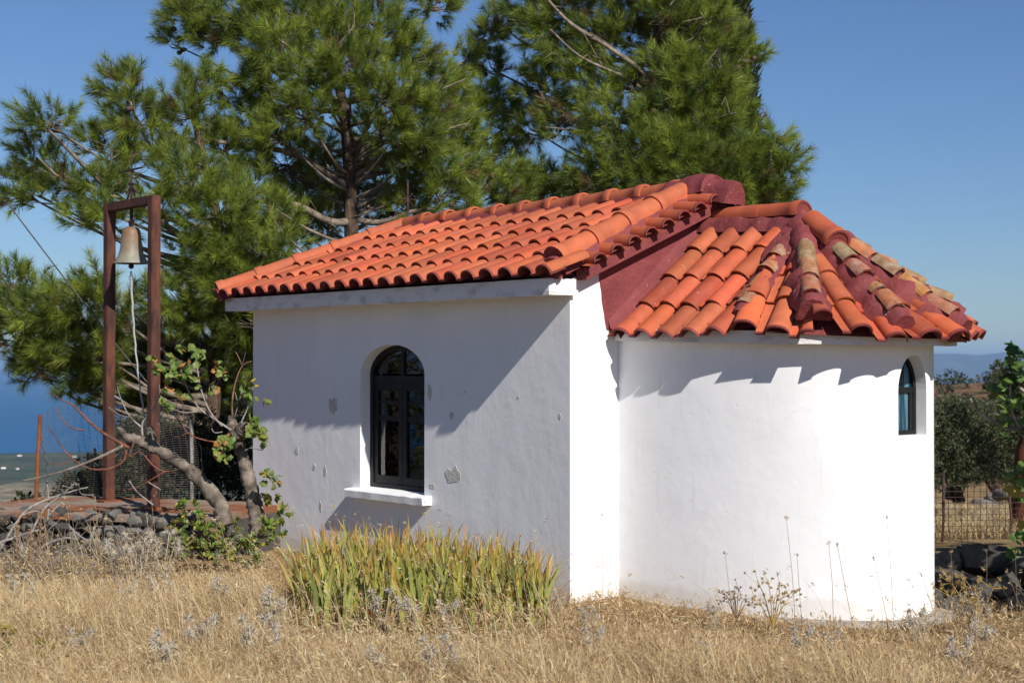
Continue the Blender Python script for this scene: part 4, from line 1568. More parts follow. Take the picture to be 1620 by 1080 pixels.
LEFT_CL = [(70,190,38,17.6),(55,250,34,18),(25,300,38,18),(195,140,42,18.2),(215,190,46,18),(150,228,32,18.2),(312,128,36,18.6),(300,180,46,18.4),(245,240,44,18.2),(105,292,32,18),(160,300,40,17.8),(60,308,28,17.9),(300,290,54,17.6),(250,330,40,17.5),(355,235,50,19.2),(340,335,54,17.6),(130,340,26,17.6),(170,347,38,17.5),(205,270,36,18.1),
 (310,420,50,17.8),(290,480,54,18),(340,500,54,18.2),(280,550,50,17.8),(350,570,54,18.2),(300,620,46,18.2),(250,470,30,17.5),(375,530,48,18.3),(385,600,44,18.4),(330,630,46,18.4),(270,640,44,18.2),(255,590,40,17.9),(390,650,44,18.6),(300,680,44,18.6),(350,690,44,18.7),(250,690,36,18.5),
 (18,450,44,17.6),(60,500,54,17.4),(110,490,50,17.3),(100,550,54,17.6),(150,560,50,17.5),(60,570,34,17.6),(112,596,40,17.6),(20,530,40,17.7),(170,490,44,17.3),(210,545,48,17.4),(220,598,48,17.6),(150,455,32,17.3),(185,600,44,17.7),(-30,500,46,17.6),(60,585,30,17.9),(160,610,34,17.8),(225,650,34,17.9)]
LEFT_CL = [(x, y, r * 1.08, Y + 1.9) if (y > 535 and x > 180) else (x, y, r, Y) for x, y, r, Y in LEFT_CL]
CEN_CL = [(300,25,42,19.5),(345,60,42,19.5),(275,70,18,19.6),(330,5,40,19.8),(400,40,58,19.2),(440,80,48,18.8),(470,25,58,19.4),(425,125,42,19),(380,150,36,19.2),(520,60,58,19.3),(590,50,58,19.5),(560,110,52,18.7),(500,120,46,18.7),(640,90,48,19.3),(690,130,42,19.8),(610,150,52,18.7),(660,180,46,19.2),(700,190,38,19.8),(730,215,34,20.2),(740,258,36,20.3),
 (480,180,46,18.6),(440,212,44,18.8),(400,195,38,19.3),(450,258,42,19.9),(505,240,34,20.8),(625,215,44,18.9),(662,240,42,19.2),(645,268,36,19.5),(700,265,40,19.5),
 (515,285,44,21.5),(605,285,44,21.5),(560,325,40,21.8),(480,312,46,21.2),(625,330,36,21),(520,352,36,21.4),(580,205,40,21.2),(560,260,36,21.8),
 (700,308,40,19.5),(760,298,42,20),(820,290,40,20),(862,305,34,20.3),(648,328,34,19.6),(785,240,34,20.8),(803,200,30,21),(910,310,34,20.2),(730,330,30,19.6),(800,320,30,19.8),
 (480,352,42,20.5),(430,345,48,18.4),(400,395,54,17.8),(350,400,54,17.8),(370,445,54,17.7),(395,505,44,18),(390,295,44,18.8),(405,560,44,18.6),(425,425,38,19),(450,380,34,19.4),
 (420,-40,70,20),(520,-60,80,19.5),(620,-50,70,19.8),(330,-50,55,20),(470,-150,80,20),(570,-150,80,20),(540,-240,60,20.3),(690,5,36,20.6),(735,95,30,21),(722,150,34,20.8),(770,55,28,21.2),(765,175,32,20.8),(790,150,28,21)]
CEN_LIMBS = [([(552, 260), (541, 182), (505, 130), (470, 85), (430, 55)], 5.5, 1.6, 19.7, 18.6), ([(548, 200), (520, 140), (548, 70), (560, 20), (570, -30)], 4.5, 2, 19.7, 19), ([(556, 300), (470, 245), (395, 232), (330, 222), (273, 219)], 6, 2, 19.6, 18.6), ([(556, 350), (520, 350), (470, 325), (410, 318), (352, 322)], 7, 3, 19.6, 18.8), ([(556, 345), (600, 352), (650, 335), (700, 328)], 6, 2.5, 19.6, 19.4), ([(556, 250), (600, 215), (650, 165), (690, 145), (735, 125)], 4.5, 1.4, 19.7, 19.2), ([(556, 280), (620, 245), (690, 210), (740, 195)], 4, 1.4, 19.6, 19.4), ([(500, 130), (520, 90), (560, 40)], 3, 1.2, 18.8, 18.6), ([(556, 330), (600, 300), (680, 285), (760, 262)], 4.5, 1.5, 19.7, 19.9)]
LEFT_LIMBS = [([(330, 400), (250, 350), (187, 312), (140, 270), (105, 235), (78, 207)], 6, 1.8, 18.5, 17.4), ([(187, 312), (150, 305), (100, 285), (60, 250)], 3, 1.2, 17.9, 17.5), ([(335, 330), (280, 270), (230, 220), (205, 160)], 4, 1.4, 18.6, 17.9), ([(335, 560), (240, 530), (150, 520), (60, 515), (0, 530)], 6, 2, 18.4, 17.4), ([(172, 300), (172, 270), (176, 250)], 2, 1.2, 17.8, 17.7)]
RIGHT_LIMBS = [([(1042, 150), (1018, 114), (960, 72), (905, 38), (868, 0), (845, -25)], 5, 1.5, 19.4, 18.9), ([(1040, 100), (1060, 82), (1095, 62), (1118, 35)], 4, 1.2, 19.3, 18.5), ([(1040, 60), (1050, 30), (1062, 5)], 3, 1, 19.3, 18.7), ([(1044, 170), (1000, 128), (920, 90), (870, 45)], 4, 1.4, 19.4, 19.2), ([(1045, 215), (1110, 195), (1165, 178)], 3.5, 1.2, 19.2, 18), ([(1045, 120), (1100, 112), (1150, 105)], 3, 1, 19.2, 18.2), ([(1045, 330), (1110, 300), (1180, 270), (1235, 250), (1258, 225)], 4, 1.2, 19.2, 18.1), ([(1045, 240), (980, 220), (900, 205), (850, 200)], 3.5, 1.2, 19.4, 19.8)]
RIGHT_CL = [(860,45,42,20),(900,20,48,20),(835,5,40,20.3),(905,90,46,20),(850,132,40,20.3),(930,132,46,19.8),(890,190,42,20),(845,205,34,20.5),(960,60,48,19.8),(1000,30,42,20),(1100,30,56,19),(1130,85,56,18.8),(1172,88,34,18.8),(1060,110,46,18.8),(1110,140,56,18.6),(1150,165,42,18.7),(1000,140,44,19.5),(960,190,46,19.3),(1050,190,52,18.7),(1120,205,52,18.6),(1160,222,36,18.6),(1010,240,52,18.8),(1070,250,58,18.4),(1130,262,58,18.3),(1190,255,42,18.3),(1238,240,30,18.2),(1243,285,36,18.2),(1195,300,46,18.2),(1100,292,48,18.3),(1030,290,48,18.5),(950,252,42,19.5),(870,290,36,20.3),(930,300,40,19.5),(980,290,42,19),(1060,20,50,19.4),(1040,70,46,20.2),
 (790,35,28,21.5),(780,110,28,21.5),(1000,-50,80,19.6),(1090,-50,70,19.2),(900,-60,70,20.2),(1040,-160,80,19.6),(950,-150,60,20),(1240,315,30,18.4),(1150,305,40,18.6),(1262,262,24,18.2),(1255,215,18,18.2),(1245,330,26,18.5)]

RIGHT_CL = [(x - 22 if x > 1180 else x, y, r, Y) for x, y, r, Y in RIGHT_CL]
def tr(pts):
    return [at(px, py, Y) for px, py, Y in pts]
pine('tall dark pine whose trunk stands behind the far end of the roof', [np.array(at(555, 840, 19.6)) * np.array([1, 1, 1]), at(556, 560, 19.6), at(556, 370, 19.6), at(553, 270, 19.6), at(545, 180, 19.7), at(520, 60, 20), at(525, -80, 20.2), at(535, -200, 20.3)], .115, CEN_CL, CEN_LIMBS, 21)
pine('broad pine spreading low limbs behind the bell frame', [at(330, 850, 18.6), at(335, 650, 18.6), at(350, 480, 18.7), at(340, 330, 18.7), at(310, 200, 18.7), at(300, 110, 18.8)], .11, LEFT_CL, LEFT_LIMBS, 22)
pine('pine with a bare pinkish trunk rising behind the roof ridge', [at(1045, 840, 19.4), at(1046, 560, 19.4), at(1046, 330, 19.4), at(1042, 190, 19.4), at(1040, 60, 19.4), at(1036, -60, 19.5), at(1038, -180, 19.6)], .085, RIGHT_CL, RIGHT_LIMBS, 23)

def leaf_cards(mb, P, Nn, L, W, cols, rs, fold=True):
    """one pointed four-cornered leaf per point"""
    n = len(P)
    d = norm(Nn)
    sd = norm(np.cross(d, rs.normal(size=(n, 3))))
    L = L[:, None]; W = W[:, None]
    nrm_ = np.cross(d, sd)
    v = np.stack([P, P + d * L * .45 + sd * W * .5 + nrm_ * W * .15, P + d * L, P + d * L * .45 - sd * W * .5 + nrm_ * W * .15], axis=1).reshape(-1, 3)
    f = np.arange(n * 4).reshape(-1, 4)
    mb.arr(v, f, np.clip(np.repeat(cols, 4, axis=0), .004, .9))

# cypress behind the right-hand pine
def cypress():
    rs = np.random.RandomState(31)
    Y = 23.5
    cx = at(1118, 0, Y)[0]
    g = float(ground_h(cx, Y))
    root = thing('cypress_tree', 'dark columnar cypress standing behind the right hand pine', 'tree', (cx, Y, g))
    tm = MB(); tm.tube([(cx, Y, g - .1), (cx, Y, 4), (cx, Y, 8.6)], [.16, .11, .03], 8); tm.build('trunk', M['bark'], root, smooth=True)
    n = 30000
    z = rs.uniform(.5, 9.0, n)
    prof_r = np.interp(z, [.5, 1.5, 4.0, 6.3, 8.0, 9.0], [.35, .72, .84, .72, .42, .04])
    th = rs.uniform(0, 2 * math.pi, n)
    lump = 1 + .16 * np.sin(th * 5 + z * 2.1) * np.sin(z * 3.7 + th * 2) + .08 * np.sin(th * 11 + z * 7)
    r = prof_r * lump * rs.uniform(.72, 1.0, n) ** .5
    P = np.stack([cx + r * np.cos(th), Y + r * np.sin(th), z + g * .2], -1)
    D = np.stack([np.cos(th) * .6, np.sin(th) * .6, np.full(n, 1.0)], -1) + rs.normal(size=(n, 3)) * .35
    cols = np.array([.030, .046, .016]) * rs.uniform(.6, 1.5, (n, 1))
    mb = MB(); leaf_cards(mb, P, D, rs.uniform(.08, .17, n), rs.uniform(.03, .06, n), cols, rs)
    mb.build('crown', M['leaf'], root, fixn=False)
cypress()

def leafy(name, label, cat, base, blobs, n, L, W, cols, seed, trunks=None, group=None, mat='olive', wood='twig', up=.25, clump=None):
    """tree or shrub: blobs = (centre, radius); leaves in small sprays through each blob"""
    rs = np.random.RandomState(seed)
    root = thing(name, label, cat, tuple(float(q) for q in base), 0, group)
    wb = MB()
    for path, r0, r1 in (trunks or []):
        k = len(path)
        wb.tube(path, [r0 + (r1 - r0) * i / (k - 1) for i in range(k)], 8, jit=.25)
    Ps, Ds = [], []
    wts = np.array([b[1] ** 2 for b in blobs]); wts = wts / wts.sum()
    for (c, r), w in zip(blobs, wts):
        k = max(1, int(n * w / 14))
        dr = norm(rs.normal(size=(k, 3)))
        cc = np.asarray(c) + dr * (r * rs.uniform(.15, 1.0, k) ** .6)[:, None] * np.array([1, 1, .85])
        for q, d_ in zip(cc, dr):
            m = 14
            sd = norm(d_ + rs.normal(size=3) * .5 + np.array([0, 0, up]))
            t = rs.uniform(0, 1, m)
            ln_ = (clump or r * .35)
            Ps.append(q + sd * (t * ln_)[:, None] + rs.normal(size=(m, 3)) * ln_ * .18)
            Ds.append(sd + norm(rs.normal(size=(m, 3))) * .9)
            if trunks is not None and rs.rand() < .10:
                wb.tube([np.asarray(c) - np.array([0, 0, r * .3]), (np.asarray(c) + q) / 2, q + sd * ln_ * .6], [.016, .010, .004], 3, cap=False)
    P, D = np.concatenate(Ps), np.concatenate(Ds)
    m = len(P)
    pick = rs.randint(0, len(cols), m)
    c = np.array(cols)[pick] * rs.uniform(.75, 1.3, (m, 1))
    if wb.n:
        wb.build('trunk' if trunks and trunks[0][1] > .03 else 'stems', M[wood], root, smooth=True)
    mb = MB(); leaf_cards(mb, P, D, L * rs.uniform(.7, 1.3, m), W * rs.uniform(.7, 1.3, m), c, rs)
    mb.build('crown' if cat == 'tree' else 'leaves', M[mat], root, fixn=False)
    return root

OL = [(.056, .074, .026), (.078, .098, .040), (.042, .056, .020), (.11, .125, .06), (.070, .078, .024)]
def olive(px, pyb, Y, blobs, label, seed, twist=0):
    b = at(px, pyb, Y)
    bl = [(at(x, y, Y + dy), r * Y / FPX) for x, y, r, dy in blobs]
    c = bl[0][0]
    tk = [([b - up_z * .1, b + np.array([.10, 0, .35]), b + np.array([-.05, .05, .8]), bl[0][0]], .17, .05)]
    for q, _ in bl[1:4]:
        tk.append(([b + np.array([.02, 0, .25]), b * .4 + q * .6 + np.array([.1 * math.sin(seed), 0, -.1]), q], .10, .03))
    bl = [(c_, r_ * 1.18) for c_, r_ in bl]
    return leafy('olive_tree', label, 'tree', b, bl, 15000, .10, .032, OL, seed, tk, 'olive trees beyond the right hand fence', 'olive', 'bark')
olive(1512, 812, 40, [(1510, 690, 42, 0), (1545, 672, 34, .6), (1478, 680, 34, -.4), (1525, 730, 36, -.8), (1495, 740, 30, -.6), (1555, 720, 32, .2), (1500, 655, 22, .3), (1530, 650, 16, .3)], 'nearest olive with a forked pale trunk just right of the apse', 41)
olive(1572, 792, 46, [(1575, 690, 38, 0), (1605, 660, 34, 1), (1560, 730, 30, -1), (1600, 725, 36, 0), (1640, 700, 40, 0), (1585, 655, 22, 0)], 'olive with a dark leaning trunk between the forked olive and the fig', 42)
olive(1655, 800, 38, [(1660, 660, 46, 0), (1630, 630, 30, 0), (1605, 598, 24, 0), (1590, 585, 14, .5), (1640, 700, 46, 0), (1700, 680, 50, 0), (1612, 575, 14, 0), (1615, 640, 26, 0)], 'taller olive reaching above the hill behind the fig leaves', 43)
olive(1500, 785, 50, [(1500, 660, 30, 0), (1530, 655, 28, 0), (1490, 700, 34, 0), (1535, 700, 32, 0), (1470, 660, 26, 0), (1515, 740, 30, 0)], 'far olive whose crown shows above the nearest one', 45)
olive(1600, 790, 52, [(1600, 665, 32, 0), (1575, 665, 28, 0), (1560, 690, 30, 0), (1615, 700, 36, 0), (1545, 675, 24, 0), (1590, 735, 32, 0)], 'far olive filling the gap left of the fig leaves', 46)
olive(1440, 800, 52, [(1440, 690, 40, 0), (1480, 665, 26, 0), (1400, 700, 40, 0), (1460, 740, 30, 0)], 'olive mostly hidden behind the rounded apse wall', 44)

b_ = np.array([-9.2, 16.6, -.1])
leafy('olive_tree', 'yellowish green olive tree mirrored in the arched window glass', 'tree', b_, [(b_ + np.array([dx, dy, dz]), r) for dx, dy, dz, r in ((0, 0, 2.0, .9), (-.8, -1, 1.7, .8), (.3, -1.6, 1.5, .8), (-.5, .9, 1.9, .8), (-1.2, .2, 1.4, .8), (.2, -.8, .8, .6))], 7000, .10, .034, [(.16, .17, .045), (.20, .20, .05), (.10, .12, .04)], 47, [([b_ - up_z * .2, b_ + np.array([.1, 0, .7]), b_ + np.array([0, 0, 1.8])], .16, .06)], None, 'olive', 'bark')

# scrub on the brown hill
rs = np.random.RandomState(50)
mb = MB()
for i in range(150):
    px, r = rs.uniform(1380, 1800), rs.uniform(95, 172)
    Y = r
    x = (px - 810) / FPX * Y
    z = float(ground_h(x, Y))
    s = rs.uniform(.5, 1.3)
    n = int(130 * s)
    dr = norm(rs.normal(size=(n, 3)))
    P = np.array([x, Y, z + s * .4]) + dr * s * np.array([1.1, 1.1, .75]) * rs.uniform(.5, 1, (n, 1))
    col = np.array([[.045, .055, .024], [.06, .06, .03], [.035, .05, .02]])[rs.randint(0, 3)] * rs.uniform(.7, 1.3, (n, 1))
    leaf_cards(mb, P, dr + rs.normal(size=(n, 3)) * .6, rs.uniform(.2, .45, n), rs.uniform(.12, .25, n), col, rs)
tag(mb.build('hillside_scrub', M['olive'], fixn=False), 'dark scrub scattered over the distant brown hillside', 'scrub', kind='stuff')

# dark shrubs under the pines, left
SH = [(.050, .065, .022), (.035, .048, .018), (.075, .075, .03), (.10, .075, .035)]
for i, (blobs, lab) in enumerate([
    ([(225, 730, 44, 17.6), (190, 755, 40, 17.5), (262, 750, 44, 17.6), (230, 790, 36, 17.4), (215, 690, 36, 17.9), (255, 700, 40, 17.9)], 'brownish shrub low behind the bell frame posts'),
    ([(330, 720, 46, 17.6), (300, 760, 44, 17.6), (362, 760, 44, 17.6), (330, 690, 40, 17.8), (375, 700, 40, 17.9), (395, 740, 36, 17.9), (300, 700, 40, 17.9), (340, 790, 40, 17.5)], 'dark shrub in shade between the fig trunks and the chapel'),
    ([(125, 770, 30, 17.2), (150, 740, 24, 17.3), (160, 780, 28, 17.2), (100, 790, 20, 17.2), (45, 790, 14, 17), (30, 800, 12, 17)], 'olive green shrub behind the sagging mesh at far left')]):
    b = at(blobs[0][0], 830, blobs[0][3])
    leafy('shrub', lab, 'shrub', b, [(at(x, y, Y), r * Y / FPX) for x, y, r, Y in blobs], 8500 if i < 2 else 2600, .055, .028, SH, 60 + i, [([b, at(blobs[0][0], 760, blobs[0][3])], .02, .01)], 'shrubs under the pines', 'leaf')

# bramble in front of the fig trunks
GR = [(.13, .22, .035), (.17, .26, .045), (.10, .16, .03), (.36, .31, .04), (.20, .25, .06), (.24, .17, .08)]
bl = [(x, y, r, Y) for x, y, r, Y in ((300, 808, 22, 13.6), (275, 840, 20, 13.4), (320, 850, 26, 13.3), (370, 850, 28, 13.3), (420, 845, 26, 13.4), (440, 815, 20, 13.8), (345, 870, 22, 13.1), (400, 870, 20, 13.1), (285, 865, 18, 13.2), (430, 780, 14, 14))]
b = at(350, 880, 13.4)
leafy('bramble', 'bright green and yellow bramble at the foot of the fig trunks', 'shrub', b, [(at(x, y, Y), r * Y / FPX) for x, y, r, Y in bl], 1500, .050, .034, GR, 66, [([b, at(360, 850, 13.4)], .01, .005)], None, 'leaf')

# ------------------------------------------------------------------ fig trees
def fig_leaf(mb, p, d, nrm_, size, col):
    """five-lobed leaf outline, slightly cupped"""
    d = norm(d); nrm_ = norm(nrm_ - d * np.dot(nrm_, d)); sd = np.cross(d, nrm_)
    out = [(0, 0), (.10, .22), (.02, .50), (.30, .42), (.26, .72), (.50, .52), (.70, .62)]
    out = [(0, .0), (-.06, .22), (.12, .44), (.34, .36), (.52, .48), (.74, .36), (.80, .20), (.98, .14), (1.0, .0)]
    L = [(a, b) for a, b in out]
    Rr = [(a, -b) for a, b in out[1:-1]][::-1]
    pts = L + Rr
    v = [p + size * (a * d + b * sd + nrm_ * (-.25 * abs(b) ** 1.2 - .12 * a * a)) for a, b in pts]
    v.append(p + size * (.45 * d + nrm_ * .05))
    c = len(pts)
    mb.add(v, [(c, i, (i + 1) % c) for i in range(c)], col)

FIGL = [np.array(q) for q in ((.16, .24, .045), (.20, .27, .06), (.12, .19, .04), (.24, .26, .06))]
FIGY = [np.array(q) for q in ((.42, .30, .04), (.45, .22, .06))]
def fig_leaf_cluster(mb, px, py, Y, k, rs, size=.085, yellow=.12):
    c = at(px, py, Y)
    for i in range(k):
        d = norm(rs.normal(size=3) + np.array([0, -.2, -.1]))
        p = c + rs.normal(size=3) * .022
        nn = norm(np.array([.35, -.6, .9]) + rs.normal(size=3) * .55)
        col = FIGY[rs.randint(2)] if rs.rand() < yellow else FIGL[rs.randint(4)]
        fig_leaf(mb, p, d, nn, size * rs.uniform(.7, 1.2), col * rs.uniform(.85, 1.15))

rs = np.random.RandomState(77)
random.seed(77)
fig = thing('fig_tree', 'gnarled grey fig with two cut trunks and sparse leaves by the bell frame', 'tree', tuple(at(395, 850, 13.7)))
tkm = MB()
GB = (.30, .245, .195)
def limb(mb, pts, r, Y0, Y1=None, k=7, col=GB, jit=.3):
    p = smooth_path(gpath(pts, Y0, Y1), 12 if k >= 8 else 5)
    n = len(p)
    rr = np.interp(np.linspace(0, 1, n), np.linspace(0, 1, len(r)), r)
    rr = [q * (1 + .26 * mnoise.noise(Vector((i * .7, pts[0][0], 0)))) for i, q in enumerate(rr)]
    if k >= 8:
        i0 = mb.n
        mb.tube(p, rr, k, col, jit)
        V_, C_ = mb.v[-1], mb.c[-1]
        for q in range(len(V_)):
            f_n = .78 + .75 * mnoise.noise(Vector(V_[q] * 9)) + .45 * mnoise.noise(Vector(V_[q] * 26))
            C_[q] = np.clip(C_[q] * max(.25, f_n), .02, .6)
            V_[q] = V_[q] + .010 * np.array(mnoise.noise_vector(Vector(V_[q] * 16)))
    else:
        mb.tube(p, rr, k, col, jit)
s_ = 13.7 / FPX
limb(tkm, [(358, 830), (345, 792), (305, 748), (262, 718), (228, 700), (208, 692)], [13 * s_, 12 * s_, 10.5 * s_, 9.5 * s_, 8 * s_, 7 * s_], 13.7, 13.9, 16)
limb(tkm, [(246, 712), (240, 690), (236, 676)], [8 * s_, 7.5 * s_, 6 * s_], 13.85, 13.85, 9)
limb(tkm, [(410, 850), (404, 800), (392, 750), (378, 700), (368, 672), (366, 658)], [14 * s_, 12.5 * s_, 10.5 * s_, 9 * s_, 8.5 * s_, 5 * s_], 13.7, 13.6, 16)
limb(tkm, [(374, 690), (384, 678), (392, 672)], [9 * s_, 10 * s_, 5 * s_], 13.6, 13.5, 9)
limb(tkm, [(212, 697), (200, 690), (188, 676)], [9 * s_, 7 * s_, 3 * s_], 13.9, 13.95, 8)
tkm.build('trunk', M['figbark'], fig, smooth=True)
brm = MB()
WHT, BRN = (.40, .35, .33), (.26, .10, .065)
for pts, r0, r1, Y, col in [
    ([(205, 708), (160, 682), (130, 655), (115, 640), (100, 634), (84, 623)], 5, 1.2, 13.9, BRN),
    ([(132, 680), (112, 676), (97, 660), (90, 645)], 2.6, 1, 13.9, BRN),
    ([(200, 712), (195, 730), (168, 742), (135, 738), (105, 715), (88, 690), (76, 675)], 4, 1.2, 13.8, BRN),
    ([(115, 728), (98, 734), (80, 733)], 2, 1, 13.8, BRN),
    ([(195, 705), (160, 722), (115, 740), (75, 752), (36, 760)], 5.5, 2, 13.8, GB),
    ([(225, 676), (205, 658), (192, 632), (185, 610)], 3, 1.2, 13.9, WHT),
    ([(205, 660), (190, 656), (172, 644)], 1.8, 1, 13.9, WHT),
    ([(190, 632), (180, 626)], 1.5, .9, 13.9, WHT),
    ([(226, 690), (226, 668), (240, 650), (252, 628)], 3, 1, 13.9, WHT),
    ([(232, 660), (226, 648)], 1.6, .9, 13.9, WHT),
    ([(250, 672), (256, 650), (253, 625), (252, 608)], 2, 1, 13.9, WHT),
    ([(212, 700), (206, 722), (222, 715), (245, 738), (262, 745), (282, 742)], 3.4, 1.6, 13.6, BRN),
    ([(262, 745), (240, 758), (218, 770), (193, 775)], 2.4, 1, 13.6, BRN),
    ([(235, 762), (255, 774)], 2, 1, 13.6, WHT),
    ([(205, 760), (218, 778), (243, 798)], 3, 2, 13.5, WHT),
    ([(366, 680), (340, 663), (316, 646), (302, 625), (293, 606), (286, 585)], 3.6, 1.3, 13.55, WHT),
    ([(352, 674), (332, 650), (318, 615), (312, 580), (309, 560)], 3.2, 1.3, 13.5, WHT),
    ([(293, 606), (275, 602), (258, 590), (248, 575)], 2, 1, 13.5, WHT),
    ([(312, 651), (290, 652), (268, 644)], 2.4, 1, 13.5, WHT),
    ([(325, 632), (338, 616), (348, 600)], 1.8, .9, 13.5, WHT),
    ([(352, 700), (325, 696), (298, 685), (285, 660), (278, 632)], 2.6, 1, 13.5, BRN),
    ([(296, 684), (285, 690), (272, 690)], 1.6, .9, 13.5, BRN),
    ([(290, 668), (290, 640), (280, 628)], 1.8, .9, 13.5, BRN),
    ([(368, 660), (368, 630), (374, 600), (384, 578), (398, 571)], 3.2, 1.1, 13.6, (.30, .15, .11)),
    ([(383, 578), (376, 562), (372, 556)], 1.6, .8, 13.6, (.30, .18, .14)),
    ([(383, 578), (389, 556)], 1.4, .6, 13.6, (.2, .12, .1)),
    ([(381, 670), (392, 645), (398, 622), (402, 605)], 2.2, .9, 13.5, WHT),
    ([(371, 660), (376, 640), (372, 620)], 1.5, .8, 13.6, WHT),
    ([(388, 712), (398, 708), (415, 712), (418, 705)], 1.6, .7, 13.5, WHT),
    ([(352, 683), (340, 684), (335, 677)], 1.8, .8, 13.5, WHT)]:
    limb(brm, pts, [r0 * s_ * .55, r1 * s_ * .55], Y, Y, 6, col, .15)
brm.build('branches', M['figbark'], fig, smooth=True)
lf = MB()
for px, py, k in ((284, 548, 4), (310, 553, 6), (316, 570, 3), (246, 572, 4), (250, 582, 3), (263, 590, 5), (275, 562, 2), (285, 590, 5), (295, 582, 5), (272, 578, 4), (283, 593, 3), (300, 592, 3), (320, 592, 4), (340, 585, 5), (355, 590, 5), (338, 610, 4), (308, 608, 3), (288, 622, 5), (262, 618, 3), (262, 635, 4), (270, 648, 2), (398, 607, 3), (394, 622, 2), (416, 632, 2), (404, 665, 5), (408, 680, 7), (415, 690, 6), (420, 697, 4), (398, 680, 4), (350, 695, 6), (360, 708, 6), (345, 712, 5), (365, 700, 4), (355, 722, 3), (430, 755, 4), (422, 748, 4), (440, 765, 4), (418, 780, 4)):
    fig_leaf_cluster(lf, px, py, 13.45 + rs.uniform(-.1, .1), int(k * 1.5) + 1, rs, .062)
lf.build('leaves', M['leaf'], fig, fixn=False)

# the fig at the right edge, its trunk outside the frame
fig2 = thing('fig_tree', 'leafy fig reaching in from the right edge above the shaded boulders', 'tree', (4.75, 12.9, -.02))
tkm = MB()
base = np.array([4.75, 12.9, -.1])
tkm.tube(smooth_path([base, base + [.05, .1, .5], base + [-.1, .1, 1.1], base + [.05, .2, 1.9]], 4), [.16, .15, .14, .13, .12, .12, .11, .10, .10, .09, .08, .07, .06], 10, GB, .2)
brs = [[(1665, 780), (1640, 740), (1620, 690), (1600, 648), (1598, 600)], [(1665, 740), (1630, 685), (1605, 655), (1590, 640)], [(1665, 700), (1640, 640), (1610, 610), (1600, 585)], [(1660, 690), (1610, 680), (1560, 660), (1540, 640), (1535, 631)], [(1680, 620), (1650, 590), (1620, 560)], [(1668, 820), (1630, 830), (1605, 845)], [(1668, 880), (1640, 900), (1610, 905)], [(1612, 590), (1600, 620), (1597, 615)]]
for i, pts in enumerate(brs):
    limb(tkm, pts, [5 * .005, 1.3 * .005], 12.8, 12.3 + .1 * (i % 3), 6, (.42, .38, .33), .15)
tkm.build('trunk', M['figbark'], fig2, smooth=True)
lf = MB()
DG = [np.array(q) for q in ((.085, .16, .03), (.12, .20, .04), (.07, .13, .03), (.15, .22, .05))]
def dleaf(px, py, Y, k, size=.095, sp=.03):
    c = at(px, py, Y)
    for i in range(k):
        d = norm(rs.normal(size=3) * np.array([1, .8, .6]) + np.array([-.3, -.2, -.15]))
        nn = norm(np.array([.2, -.5, 1.0]) + rs.normal(size=3) * .45)
        col = FIGY[rs.randint(2)] * .9 if rs.rand() < .05 else DG[rs.randint(4)] * rs.uniform(.8, 1.2)
        fig_leaf(lf, c + rs.normal(size=3) * sp, d, nn, size * rs.uniform(.7, 1.2), col)
for px, py, k in [(a_, b_, int(c_ * 1.4)) for a_, b_, c_ in ((1612, 552, 5), (1600, 567, 5), (1618, 580, 5), (1595, 590, 4), (1612, 605, 6), (1585, 605, 5), (1575, 612, 4), (1600, 625, 6), (1580, 625, 5), (1618, 630, 6), (1595, 645, 4), (1612, 655, 5), (1585, 660, 3), (1615, 675, 4), (1600, 690, 2), (1608, 765, 4), (1617, 750, 4), (1600, 750, 3), (1612, 785, 3), (1616, 840, 4), (1612, 870, 3), (1617, 900, 3), (1618, 920, 2))]:
    dleaf(px, py, 12.35 + rs.uniform(-.15, .15), k)
for i in range(420):
    px, py = rs.uniform(1625, 2050), rs.uniform(330, 960)
    Yl = 12.0 + rs.uniform(-1.5, 1.6)
    if (px - 810) / FPX * Yl - .53 * max(0, 12.2 - Yl) < 3.45:
        continue
    if py < 640 and px < 1720:
        continue
    dleaf(px, py, Yl, 3, .15, .12)
lf.build('leaves', M['leaf'], fig2, fixn=False)

# ------------------------------------------------------------------ boulders on the right
bw = thing('boulder_wall', 'rough wall of dark boulders in shade to the right of the apse', 'stone wall', (3.6, 12.3, 0))
mb = MB()
rr_ = random.Random(9)
for px, py, r, fl in ((1500, 890, 24, (1, 1, .9)), (1560, 890, 44, (1.25, 1, .75)), (1510, 925, 26, (1.1, 1, .8)), (1500, 958, 20, (1, 1, .9)), (1545, 935, 30, (1, 1, .9)), (1590, 930, 34, (1.1, 1, .8)), (1625, 900, 36, (1, 1, .9)), (1580, 968, 30, (1.2, 1, .8)), (1535, 972, 24, (1.1, 1, .8)), (1625, 960, 34, (1, 1, .9)), (1480, 905, 24, (1, 1, 1)), (1475, 945, 24, (1, 1, 1)), (1519, 872, 9, (.7, .7, 1.5)), (1602, 885, 16, (1.2, 1, .7)), (1660, 880, 40, (1, 1, 1)), (1665, 940, 40, (1, 1, 1)), (1500, 985, 20, (1.2, 1, .7)), (1560, 990, 22, (1.2, 1, .7)), (1605, 990, 24, (1.2, 1, .7)), (1440, 920, 40, (1, 1, 1)), (1640, 990, 24, (1.2, 1, .7))):
    Y = 12.75 - (py - 870) * .0095 + rr_.uniform(-.08, .08)
    g = rr_.uniform(.07, .13)
    rock(mb, at(px, py, Y), r * Y / FPX, (g * 1.04, g, g * .94), rr_.random() * 60, 3, fl)
mb.build('boulders', M['stone'], bw, smooth=True, angle=30)
